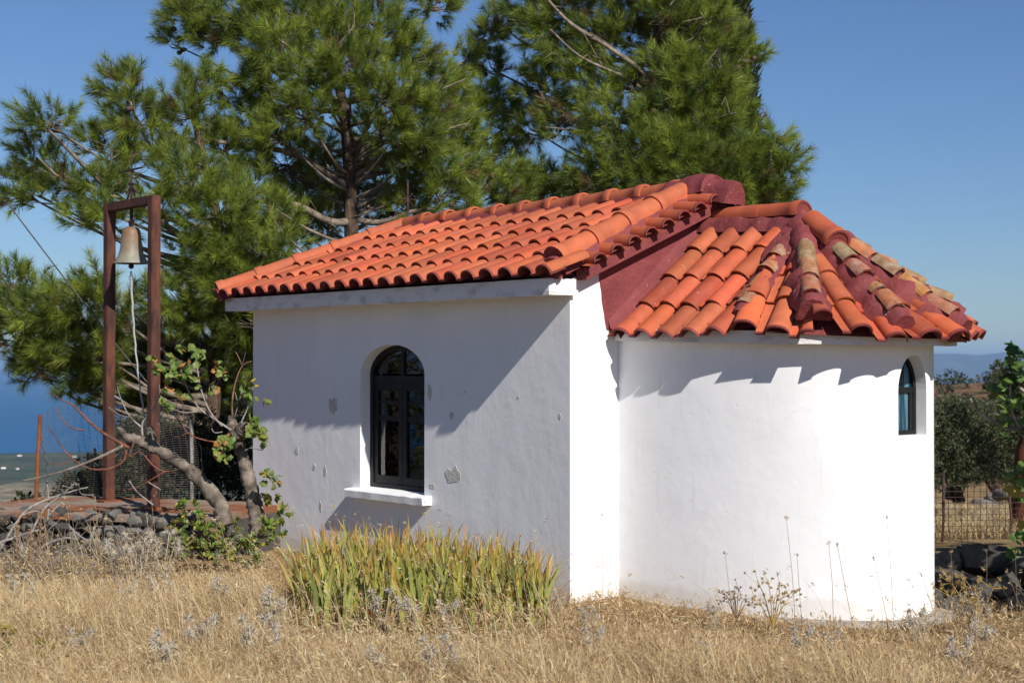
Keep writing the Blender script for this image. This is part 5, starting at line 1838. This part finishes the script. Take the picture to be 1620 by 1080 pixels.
# field rocks under the olives
for px, py, Y, r, lab in ((1550, 800, 38, 22, 'flat grey rock lying under the forked olive'), (1575, 790, 44, 16, 'dark rock at the foot of the leaning olive'), (1588, 780, 43, 18, 'pale rock beside the leaning olive trunk'), (1495, 858, 19.5, 8, 'small grey rock by the fence stake near the apse')):
    mb = MB(); p = at(px, py, Y)
    rock(mb, p, r * Y / FPX, (.17, .155, .135), px, 3, (1.3, 1, .55))
    tag(mb.build('rock', M['stone'], origin=tuple(p), smooth=True), lab, 'rock', 'loose rocks in the olive field')
# reddish trunk at the right edge
tk = thing('pine_tree', 'reddish barked pine trunk at the right edge behind the mesh fence', 'tree', tuple(at(1622, 870, 18.5)))
mb = MB()
p0_ = at(1624, 880, 18.5)
mb.tube([p0_ - up_z * .2, p0_ + up_z * .4, p0_ + np.array([.05, 0, 1.2]), p0_ + np.array([.45, .1, 2.4]), p0_ + np.array([1.6, .2, 4.0])], [.24, .20, .185, .15, .09], 12, jit=.1)
mb.build('trunk', simple_mat('red_bark', (.07, .028, .018), (.20, .08, .045), 8, .95, .9, 20, .1, vs=(2, 2, 1)), tk, smooth=True)
rsx = np.random.RandomState(90)
P_, D_ = [], []
bm_ = MB()
for i in range(24):
    c = p0_ + np.array([2.9 + rsx.uniform(-1, 1) * 1.1, .2 + rsx.normal() * .7, 4.6 + rsx.normal() * .6])
    bm_.tube([p0_ + np.array([1.5, .18, 3.85]), (c + p0_ + np.array([1.5, .18, 3.9])) / 2 - up_z * .1, c], [.05, .03, .01], 5)
    k = 40
    dr = norm(rsx.normal(size=(k, 3)))
    P_.append(c + dr * rsx.uniform(.1, .5, (k, 1))); D_.append(dr + np.array([0, 0, .5]))
bm_.build('branches', M['twig'], tk)
mb = MB()
P_, D_ = np.concatenate(P_), np.concatenate(D_)
needle_tufts(mb, P_, D_, rsx.uniform(.1, .24, len(P_)), .135, 45, np.tile([.06, .098, .02], (len(P_), 1)), rsx)
mb.build('crown', M['needle'], tk, fixn=False)

# ------------------------------------------------------------------ irises
def strips(mb, P, D, H, W, bend, cols, tipcols, rs, seg=4, tipf=.0, facing=None):
    """tapered curved blades, vectorised: P base, D lean direction (xy), H height, W width"""
    n = len(P)
    ts = np.linspace(0, 1, seg + 1)
    ang = rs.uniform(0, 2 * math.pi, n) if facing is None else facing
    sd = np.stack([np.cos(ang), np.sin(ang), np.zeros(n)], -1)
    rows, crow = [], []
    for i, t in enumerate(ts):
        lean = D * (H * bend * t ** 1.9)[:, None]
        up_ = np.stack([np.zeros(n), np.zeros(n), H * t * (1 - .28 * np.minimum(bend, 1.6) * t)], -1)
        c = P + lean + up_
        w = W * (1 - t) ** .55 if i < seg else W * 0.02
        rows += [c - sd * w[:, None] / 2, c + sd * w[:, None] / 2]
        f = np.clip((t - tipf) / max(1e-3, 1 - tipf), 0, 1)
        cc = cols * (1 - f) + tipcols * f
        crow += [cc, cc]
    v = np.stack(rows, 1).reshape(-1, 3)
    c = np.stack(crow, 1).reshape(-1, 3)
    k = 2 * (seg + 1)
    b = (np.arange(n) * k)[:, None]
    f = np.concatenate([b + np.array([[2 * i, 2 * i + 1, 2 * i + 3, 2 * i + 2]]) for i in range(seg)], 0)
    mb.arr(v, f, np.clip(c, .004, .95))

iris = thing('iris_clump', 'wide clump of sword leaved irises with browning tips below the window', 'plant', (-.62, 11.0, 0))
rs = np.random.RandomState(101)
nI = 1150
# outline of the bed on the ground
f_ = rs.uniform(0, 1, nI)
pxs = 466 + f_ * 392
dep = 10.55 + rs.uniform(0, 1, nI) ** 1.1 * np.interp(f_, [0, .25, .6, 1], [1.5, 1.9, 1.6, .8]) + np.interp(f_, [0, .15, .5, 1], [.3, .05, .0, .15])
P = np.stack([(pxs - 810) / FPX * 10.9 * 1.0, dep, np.zeros(nI)], -1)
P[:, 0] += (dep - 11) * -.12
Hh = rs.uniform(.32, .64, nI) * np.interp(f_, [0, .1, .8, 1], [.78, 1, 1.02, .82])
Dd = norm(np.stack([rs.normal(size=nI) + (f_ - .5) * 1.2, rs.normal(size=nI) * .8 - .2, np.zeros(nI)], -1))
green = np.array([[.33, .38, .075], [.43, .46, .085], [.24, .31, .09], [.50, .48, .10], [.36, .38, .11]])[rs.randint(0, 5, nI)] * rs.uniform(.8, 1.2, (nI, 1))
tips = np.array([[.52, .19, .05], [.20, .070, .028], [.56, .31, .10], [.42, .42, .10]])[rs.choice(4, nI, p=[.35, .25, .2, .2])]
mb = MB()
strips(mb, P, Dd, Hh, rs.uniform(.028, .052, nI), rs.uniform(.02, .36, nI), green, tips, rs, 7, .66, facing=rs.normal(size=nI) * .7 + .3)
mb.build('leaves', M['leaf'], iris, fixn=False)
nD = 700
j = rs.randint(0, nI, nD)
dry = np.array([[.52, .20, .06], [.58, .29, .11], [.30, .11, .045], [.62, .40, .19]])[rs.randint(0, 4, nD)] * rs.uniform(.8, 1.2, (nD, 1))
mb = MB()
strips(mb, P[j] + rs.normal(size=(nD, 3)) * np.array([.05, .05, 0]), norm(np.stack([rs.normal(size=nD), rs.normal(size=nD) - .3, np.zeros(nD)], -1)), rs.uniform(.22, .56, nD), rs.uniform(.010, .020, nD), rs.uniform(.3, 1.5, nD), dry, dry * .8, rs, 6, .5)
mb.build('withered_leaves', M['leaf'], iris, fixn=False)

# ------------------------------------------------------------------ dry grass
rs = np.random.RandomState(202)
def inside_chapel(x, y, m=.0):
    q = np.stack([x - P0[0], y - P0[1]], -1)
    c, s = q @ Vv, q @ U
    a = (c > -m) & (c < W_ + m) & (s > -m) & (s < L_ + m)
    b = (np.abs((c - AC[0]) / (AR + .03 + m)) ** AN + np.abs(np.minimum(s, 0) / (AB + .03 + m)) ** AN < 1) & (s < .1)
    return a | b
def behind_wall(x, y):
    q = np.stack([x - wA[0], y - wA[1]], -1)
    return (q @ wn_ > -.06) & (q @ wd < LW + .15)
def scatter(n, y0, y1, wpow=1.0):
    u = rs.uniform(0, 1, n)
    Y = (y0 ** (1 - wpow) + u * (y1 ** (1 - wpow) - y0 ** (1 - wpow))) ** (1 / (1 - wpow)) if wpow != 1 else y0 * (y1 / y0) ** u
    X = rs.uniform(-.345, .345, n) * Y
    return X, Y
def vnoise(x, y, s, z=0):
    return np.array([mnoise.noise(Vector((a * s, b * s, z))) for a, b in zip(x, y)])
STRAW = np.array([[.66, .50, .25], [.72, .57, .32], [.58, .42, .20], [.78, .65, .42], [.47, .32, .15]])
BROWN = np.array([[.44, .285, .14], [.53, .36, .19], [.34, .21, .10], [.60, .43, .25]])
mb = MB()
nG = 230000
X, Y = scatter(nG, 6.6, 16.5, .9)
px = 810 + FPX * X / Y
keep = ~inside_chapel(X, Y, .0) & ~behind_wall(X, Y)
# thin the bed of irises' centre
iris_in = (px > 470) & (px < 860) & (Y > 10.7) & (Y < 12.2)
keep &= ~(iris_in & (rs.uniform(size=nG) < .6))
# to the right of the apse the ground is rocky and shaded
keep &= ~((px > 1478) & (Y > 11.3))
X, Y, px = X[keep], Y[keep], px[keep]
n = len(X)
pn = vnoise(X, Y, .9) ; pn2 = vnoise(X, Y, 3.1, 5)
right = sstep(820, 980, px)
# allowed height so that the chapel foot stays in view
lim = EYE - (np.interp(px, [0, 260, 440, 880, 905, 985, 1180, 1400, 1490, 1620], [897, 893, 890, 990, 955, 966, 985, 990, 978, 985]) + 0 - 572) / FPX * Y
lim = np.where(px < 460, np.minimum(lim, .45), lim)
lim = np.where((px >= 460) & (px < 890), np.minimum(.40, EYE - (1000 - 572) / FPX * Y + .05), lim)
hmax = np.clip(lim, .05, .36)
H = hmax * rs.uniform(.30, 1.0, n) * (1 + .35 * pn) * (1 + .25 * pn2)
pn3 = vnoise(X, Y, 1.35, 31)
H = H * np.where(pn3 > .22, .5, 1.0) * np.where(pn3 < -.3, 1.18, 1.0)
mixb = np.clip(.15 + .35 * (pn3 > .2) + .75 * right * sstep(8.2, 10.2, Y) + .5 * pn2 + .25 * sstep(0, 1, pn), 0, 1)
isb = rs.uniform(size=n) < mixb
c = np.where(isb[:, None], BROWN[rs.randint(0, 4, n)], STRAW[rs.randint(0, 5, n)]) * rs.uniform(.8, 1.15, (n, 1))
th = rs.normal(size=n) * 1.1 + 2.4 + 3.2 * vnoise(X, Y, 1.7, 12)
D = np.stack([np.cos(th), np.sin(th), np.zeros(n)], -1)
gz_ = ground_h(X, Y) - .01
P = np.stack([X, Y, gz_], -1)
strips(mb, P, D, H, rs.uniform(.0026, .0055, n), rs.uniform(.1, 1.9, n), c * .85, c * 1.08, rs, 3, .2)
# long pale stalks leaning left
nS = 2300
X, Y = scatter(nS, 6.8, 13.5, 1.0)
px = 810 + FPX * X / Y
keep = ~inside_chapel(X, Y, .05) & ~behind_wall(X, Y) & (rs.uniform(size=nS) < np.where(px > 900, .35, 1.0) * np.where(Y > 10.8, .5, 1))
X, Y, px = X[keep], Y[keep], px[keep]
n = len(X)
H = np.where(px > 900, rs.uniform(.2, .55, n), rs.uniform(.35, .75, n)) * np.where(Y < 9, .75, 1)
th = rs.normal(size=n) * .5 + 3.0
D = np.stack([np.cos(th), np.sin(th) * .6, np.zeros(n)], -1)
c = np.array([[.70, .58, .36], [.60, .46, .25], [.52, .36, .19]])[rs.randint(0, 3, n)]
P = np.stack([X, Y, ground_h(X, Y)], -1)
bend = rs.uniform(.1, .8, n)
strips(mb, P, D, H, np.full(n, .0042), bend, c, c, rs, 4, .3)
# seed heads on them
tip = P + D * (H * bend)[:, None] + np.stack([np.zeros(n), np.zeros(n), H * (1 - .28 * np.minimum(bend, 1.6))], -1)
for k in range(5):
    q = tip + rs.normal(size=(n, 3)) * .008
    leaf_cards(mb, q, D + np.array([0, 0, .4]) + rs.normal(size=(n, 3)) * .5, rs.uniform(.015, .04, n), rs.uniform(.004, .009, n), c * .85, rs)
# single upright stalks standing out against the apse wall
for px, pyt, pyb, Y in ((1243, 815, 985, 10.3), (1323, 857, 995, 10.3), (1402, 815, 990, 10.4), (1146, 872, 985, 10.6), (1260, 875, 985, 10.4), (1455, 905, 985, 10.6), (1310, 855, 990, 10.3), (953, 812, 955, 11.6), (1230, 905, 985, 10.4), (1380, 880, 990, 10.4), (1605, 870, 1010, 10.8), (1503, 870, 985, 11), (1560, 868, 1000, 10.9), (240, 790, 930, 11.5), (232, 810, 930, 11.5), (150, 785, 920, 12), (1590, 900, 1010, 10.7), (108, 800, 915, 12.2)):
    lean = rs.uniform(-28, 10)
    a, b_ = at(px - 0, pyt, Y), at(px - lean + 10, pyb, Y)
    mb.tube([b_ - up_z * .05, (a + b_) / 2 + np.array([.006 * rs.normal(), 0, 0]), a], [.0022, .0019, .0013], 3, (.52, .40, .24), cap=False)
    for k in range(7):
        d = norm(a - b_) + rs.normal(size=3) * .35
        leaf_cards(mb, (a - norm(a - b_) * .02)[None] + rs.normal(size=(1, 3)) * .005, d[None], np.array([.026]), np.array([.006]), np.array([[.44, .31, .18]]), rs)
tag(mb.build('dry_grass', M['grass'], fixn=False), 'sun bleached dry grass covering the field', 'grass', kind='stuff')

# short litter and weeds close to the walls
mb = MB()
nL = 95000
X, Y = scatter(nL, 6.8, 13.4, .8)
px = 810 + FPX * X / Y
keep = ~inside_chapel(X, Y, .0) & ((px > 420) | (rs.uniform(size=nL) < .6)) & (px < 1640) & ~behind_wall(X, Y)
X, Y, px = X[keep], Y[keep], px[keep]
n = len(X)
P = np.stack([X, Y, ground_h(X, Y) + rs.uniform(0, 1, n) * np.where((Y > 9.6) & (px > 860), .07, .20)], -1)
c = np.where((rs.uniform(size=n) < .55)[:, None], BROWN[rs.randint(0, 4, n)], STRAW[rs.randint(0, 5, n)]) * rs.uniform(.6, 1.15, (n, 1))
leaf_cards(mb, P, norm(rs.normal(size=(n, 3))) + np.array([0, 0, .5]), rs.uniform(.02, .075, n), rs.uniform(.003, .011, n), c, rs)
tag(mb.build('ground_litter', M['grass'], fixn=False), 'brown withered weeds and litter near the chapel foot', 'weeds', kind='stuff')

# grass under the olives, short
mb = MB()
nO = 26000
u_ = rs.uniform(0, 1, nO)
Y = 17 * (48 / 17) ** u_
X = Y * rs.uniform(.24, .36, nO)
H = rs.uniform(.08, .25, nO)
c = STRAW[rs.randint(0, 5, nO)] * rs.uniform(.6, 1.0, (nO, 1))
th = rs.uniform(0, 6.28, nO)
strips(mb, np.stack([X, Y, ground_h(X, Y)], -1), np.stack([np.cos(th), np.sin(th), 0 * th], -1), H, rs.uniform(.006, .02, nO), rs.uniform(.2, 1.2, nO), c, c, rs, 2)
tag(mb.build('field_grass', M['grass'], fixn=False), 'short straw coloured grass in the olive field', 'grass', kind='stuff')

# ------------------------------------------------------------------ thistles
def thistle_protos():
    for k in range(3):
        rs = np.random.RandomState(300 + k)
        t = thing('thistle', 'silver grey spiny thistle', 'thistle', (0, 0, 0), 0, 'silver thistles in the dry grass')
        stem, heads = MB(), []
        for h in range(7):
            th, r = rs.uniform(0, 6.28), rs.uniform(.02, .11)
            c = np.array([r * math.cos(th), r * math.sin(th), rs.uniform(.20, .33)])
            stem.tube([(c[0] * .2, c[1] * .2, 0), (c[0] * .6, c[1] * .6, c[2] * .6), c], [.004, .003, .002], 4, (.52, .45, .34))
            n = 54
            d = norm(rs.normal(size=(n, 3)) + np.array([0, 0, .25]))
            col = np.array([[.52, .47, .37], [.45, .41, .34], [.60, .54, .42], [.46, .39, .38]])[rs.choice(4, n, p=[.35, .3, .25, .1])] * rs.uniform(.8, 1.15, (n, 1))
            hb = MB()
            hb.lathe([(0, -.012), (.009, -.004), (.010, .006), (0, .014)], c, 6, (.5, .47, .42))
            leaf_cards(hb, np.tile(c, (n, 1)), d, rs.uniform(.018, .054, n), rs.uniform(.004, .0085, n), col, rs)
            heads.append(hb)
        n = 90
        P = np.stack([rs.normal(size=n) * .045, rs.normal(size=n) * .045, rs.uniform(.02, .26, n)], -1)
        leaf_cards(stem, P, norm(rs.normal(size=(n, 3)) + np.array([0, 0, .4])), rs.uniform(.03, .085, n), rs.uniform(.004, .009, n), np.array([.50, .42, .30]) * rs.uniform(.7, 1.1, (n, 1)), rs)
        kids = [stem.build('stem', M['grass'], t, world_verts=False, fixn=False)]
        kids += [h.build('flower_head', M['grass'], t, world_verts=False, fixn=False) for h in heads]
        protos.append((t, kids))
protos = []
thistle_protos()
TH = [
 ((605, 980, 10.35), 1.15, 'thistle standing against the left front of the iris clump'),
 ((655, 990, 10.30), .9, 'thistle in front of the middle of the irises'),
 ((710, 995, 10.25), .9, 'small thistle before the right half of the irises'),
 ((865, 970, 10.8), .9, 'thistle at the right end of the iris clump'),
 ((440, 985, 10.1), 1.2, 'thistle just left of the iris clump'),
 ((320, 1025, 9.2), 1.15, 'thistle with mauve tint low in the left foreground'),
 ((405, 1040, 9.1), 1.25, 'large thistle in the left foreground grass nearest the irises'),
 ((265, 1070, 8.6), 1.1, 'thistle cut by the bottom edge at left'),
 ((205, 945, 11.2), .9, 'thistle in mid grass below the rubble wall'),
 ((250, 940, 11.3), 1.0, 'thistle beside another below the rubble wall'),
 ((355, 950, 11.0), 1.0, 'thistle in the grass under the bramble'),
 ((220, 895, 12.6), 1.5, 'bushy pale thistle at the foot of the rubble wall'),
 ((255, 885, 12.9), 1.5, 'bushy pale thistle between the wall foot and the bramble'),
 ((185, 900, 12.7), 1.2, 'pale thistle at the wall foot further left'),
 ((130, 1030, 9.1), .9, 'lone thistle in the far left foreground'),
 ((690, 1065, 8.6), 1.1, 'thistle at the bottom edge below the irises'),
 ((600, 1060, 8.7), .8, 'small thistle at the bottom edge left of centre'),
 ((940, 1040, 9.2), .85, 'thistle in the grass below the nave corner'),
 ((930, 985, 10.4), .7, 'tiny thistle close under the nave corner'),
 ((1130, 962, 10.5), .6, 'tiny thistle at the foot of the apse'),
 ((1270, 1035, 9.3), .95, 'thistle in the grass below the apse middle'),
 ((1320, 1020, 9.6), .8, 'small thistle right of the apse middle'),
 ((1120, 1040, 9.2), .7, 'small thistle below the left side of the apse'),
 ((1450, 990, 10.4), .9, 'thistle at the right foot of the apse'),
 ((1540, 985, 10.7), 1.1, 'thistle beside the golden weed at right'),
 ((1560, 1020, 9.8), .9, 'thistle below the golden weed at right'),
 ((1520, 1060, 8.9), 1.0, 'thistle in the lower right corner grass'),
 ((30, 945, 11.4), 1.0, 'thistle at the left edge below the wall'),
]
for i, ((px, py, Y), s, lab) in enumerate(TH):
    t, kids = protos[i % 3]
    s = s * .95
    if i >= 3:
        t2 = t.copy(); COL.objects.link(t2)
        for ch in kids:
            c2 = ch.copy(); COL.objects.link(c2); c2.parent = t2
        t = t2
    p = at(px, py, Y)
    z = float(ground_h(p[0], Y))
    t.location = (p[0], Y, max(z - .02, p[2] - .26 * s))
    t.rotation_euler = (0, 0, i * 2.1)
    t.scale = (s, s, s)
    t['label'] = 'silver grey spiny ' + lab

# golden dry weeds
for k, (px, py, Y, s, lab) in enumerate(((1222, 985, 10.45, 1.0, 'golden dried weed with round seed heads against the apse wall'), (1545, 1000, 10.6, 1.25, 'golden dried weed with round seed heads before the shaded boulders'), (1165, 972, 10.6, .6, 'small grey brown dried weed at the apse foot left of the golden one'))):
    rs = np.random.RandomState(400 + k)
    p = at(px, py, Y)
    t = thing('dried_weed', lab, 'weed', tuple(p), 0, 'dried weeds by the apse')
    st, hd = MB(), MB()
    tipc = (.52, .36, .13) if k < 2 else (.40, .30, .2)
    for i in range(9):
        th = rs.uniform(0, 6.28); r = rs.uniform(.05, .19) * s
        e = p + np.array([r * math.cos(th), r * .6 * math.sin(th), rs.uniform(.12, .33) * s])
        m_ = p * .45 + e * .55 + np.array([0, 0, .03])
        st.tube([p - up_z * .03, m_, e], [.004, .003, .002], 4, tipc, cap=False)
        for q in range(5):
            e2 = e + rs.normal(size=3) * .035 * s
            st.tube([m_ * .4 + e * .6, e2], [.002, .0015], 3, tipc, cap=False)
            n = 26
            leaf_cards(hd, np.tile(e2, (n, 1)), norm(rs.normal(size=(n, 3))), rs.uniform(.008, .020, n) * s, np.full(n, .006), np.array(tipc) * rs.uniform(.7, 1.25, (n, 1)), rs)
    st.build('stems', M['grass'], t, fixn=False)
    hd.build('seed_heads', M['grass'], t, fixn=False)

# dead branch leaning on the rubble wall, left
db = MB()
s2 = 13.4 / FPX
for pts, r0, r1 in [
    ([(0, 870), (35, 815), (62, 795), (110, 778), (140, 770)], 3.2, 1.2), ([(0, 858), (45, 842), (72, 832), (78, 800), (75, 760)], 3.0, 1.5),
    ([(50, 845), (70, 805), (95, 785), (118, 765)], 2.6, 1), ([(62, 868), (85, 855), (110, 850), (140, 856), (150, 832)], 2.8, 1.8),
    ([(149, 840), (146, 870), (148, 895)], 2.2, 1.5), ([(140, 855), (125, 845), (108, 828)], 2, 1), ([(155, 855), (178, 868)], 2, 1), ([(0, 890), (40, 880), (62, 868)], 2.4, 1.8),
    ([(78, 815), (92, 800), (100, 795)], 1.6, .8), ([(35, 815), (55, 808), (72, 810)], 1.8, 1), ([(125, 765), (127, 778), (135, 782), (150, 782)], 1.5, 1), ([(100, 768), (115, 773)], 1.6, .9)]:
    limb(db, pts, [r0 * s2 * .8, r1 * s2 * .8], 13.7, 13.9, 6, (.36, .33, .30), .2)
tag(db.build('dead_branch', M['figbark'], origin=tuple(at(60, 840, 13.7)), smooth=True), 'bleached dead branch lying tangled against the rubble wall at left', 'branch')

# tangle of dry twigs and stalks in front of the rubble wall
rs = np.random.RandomState(480)
mb = MB()
for i in range(420):
    px, Y = rs.uniform(-10, 265), rs.uniform(12.6, 14.1)
    x = (px - 810) / FPX * Y
    b0 = np.array([x, Y, float(ground_h(x, Y)) + rs.uniform(-.05, .12)])
    L_t = rs.uniform(.12, .50)
    d0 = norm(np.array([rs.normal() * .8, rs.normal() * .5, rs.uniform(.1, 1.1)]))
    m0 = b0 + d0 * L_t * .5 + rs.normal(size=3) * .03
    e0_ = b0 + d0 * L_t + rs.normal(size=3) * .07
    c0_ = np.array([(.34, .28, .21), (.42, .30, .16), (.25, .20, .16), (.46, .40, .33)][rs.randint(4)]) * rs.uniform(.7, 1.1)
    r0_ = rs.uniform(.0022, .0055)
    mb.tube([b0, m0, e0_], [r0_, r0_ * .8, r0_ * .4], 3, c0_, cap=False)
    if rs.rand() < .5:
        mb.tube([m0, m0 + rs.normal(size=3) * .07 + np.array([0, 0, .05])], [r0_ * .6, r0_ * .3], 3, c0_, cap=False)
tag(mb.build('dry_twigs', M['grass'], fixn=False), 'tangle of dry twigs and stalks before the rubble wall', 'twigs', kind='stuff')

# dry mullein-like stalks at the left edge
for k, (px, py) in enumerate(((25, 900), (47, 905), (62, 880))):
    p = at(px, py, 13.0)
    mb = MB()
    rs = np.random.RandomState(500 + k)
    top = p + np.array([.02, 0, .38])
    mb.tube([p - up_z * .1, top], [.008, .005], 5, (.33, .21, .12))
    n = 130
    t_ = rs.uniform(.15, 1, n)
    leaf_cards(mb, p + (top - p) * t_[:, None] + rs.normal(size=(n, 3)) * .012, norm(rs.normal(size=(n, 3)) + np.array([0, 0, .3])), rs.uniform(.015, .035, n), rs.uniform(.008, .015, n), np.array([.38, .24, .12]) * rs.uniform(.7, 1.2, (n, 1)), rs)
    tag(mb.build('seed_stalk', M['grass'], origin=tuple(p), fixn=False), ['brown seed stalk at the left edge, leftmost of three', 'brown seed stalk at the left edge, middle of three', 'brown seed stalk at the left edge, rightmost of three'][k], 'weed', 'brown seed stalks by the wall')

# yellow flowered weed in the lower left corner
yw = [(at(x, y, Y), .07) for x, y, Y in ((15, 1030, 9), (30, 1060, 8.8), (60, 1050, 8.9), (10, 1000, 9.2), (70, 1020, 9.1))]
leafy('flowering_weed', 'yellow flowered weed in the lower left corner', 'weed', at(30, 1075, 8.9), yw, 420, .028, .014, [(.42, .32, .03), (.30, .26, .05), (.22, .22, .06), (.40, .28, .10)], 520, [([at(30, 1085, 8.9), at(35, 1030, 8.9)], .005, .003)], None, 'leaf')

# far houses on the coastal plain
for k, (px, py, Y, lab) in enumerate(((32, 716, 3350, 'tiny pale house with red roof by the sea shore'), (6, 738, 2900, 'tiny white farm house among the coastal fields'), (28, 741, 2880, 'tiny low shed beside the coastal farm house'), (118, 718, 3300, 'tiny pale house by the shore seen through the mesh'))):
    x = (px - 810) / FPX * Y
    z = float(ground_h(x, Y))
    t = thing('house', lab, 'house', (x, Y, z), .4 * k, 'far houses on the coast')
    w, d, h = (4.2, 3.2, 2.6) if k != 2 else (2.6, 2.2, 1.8)
    mb = MB(); mb.box((-w, -d, -2), (w, d, h)); 
    mb.build('wall', M['plaster'], t, world_verts=False)
    mb = MB()
    mb.add([(-w - .6, -d - .6, h + .01), (w + .6, -d - .6, h + .01), (w + .6, d + .6, h + .01), (-w - .6, d + .6, h + .01), (-w * .6, 0, h + 1.5), (w * .6, 0, h + 1.5)], [(0, 1, 5, 4), (1, 2, 5), (2, 3, 4, 5), (3, 0, 4), (3, 2, 1, 0)], (.34, .20, .14))
    mb.build('roof', M['tile'], t, world_verts=False)

# ------------------------------------------------------------------ haze
mb = MB()
mb.box((-60000, -60000, -208.5), (60000, 60000, 185))
m = bpy.data.materials.new('haze_air')
m.use_nodes = True
nt = m.node_tree
nt.nodes.clear()
out = N(nt, 'ShaderNodeOutputMaterial')
pv = N(nt, 'ShaderNodeVolumePrincipled')
pv.inputs['Color'].default_value = (.38, .62, 1.0, 1)
pv.inputs['Density'].default_value = 4.6e-5
pv.inputs['Anisotropy'].default_value = 0.0
nt.links.new(pv.outputs[0], out.inputs['Volume'])
tag(mb.build('haze', m), 'bluish summer haze over sea and mountain', 'haze', kind='stuff')
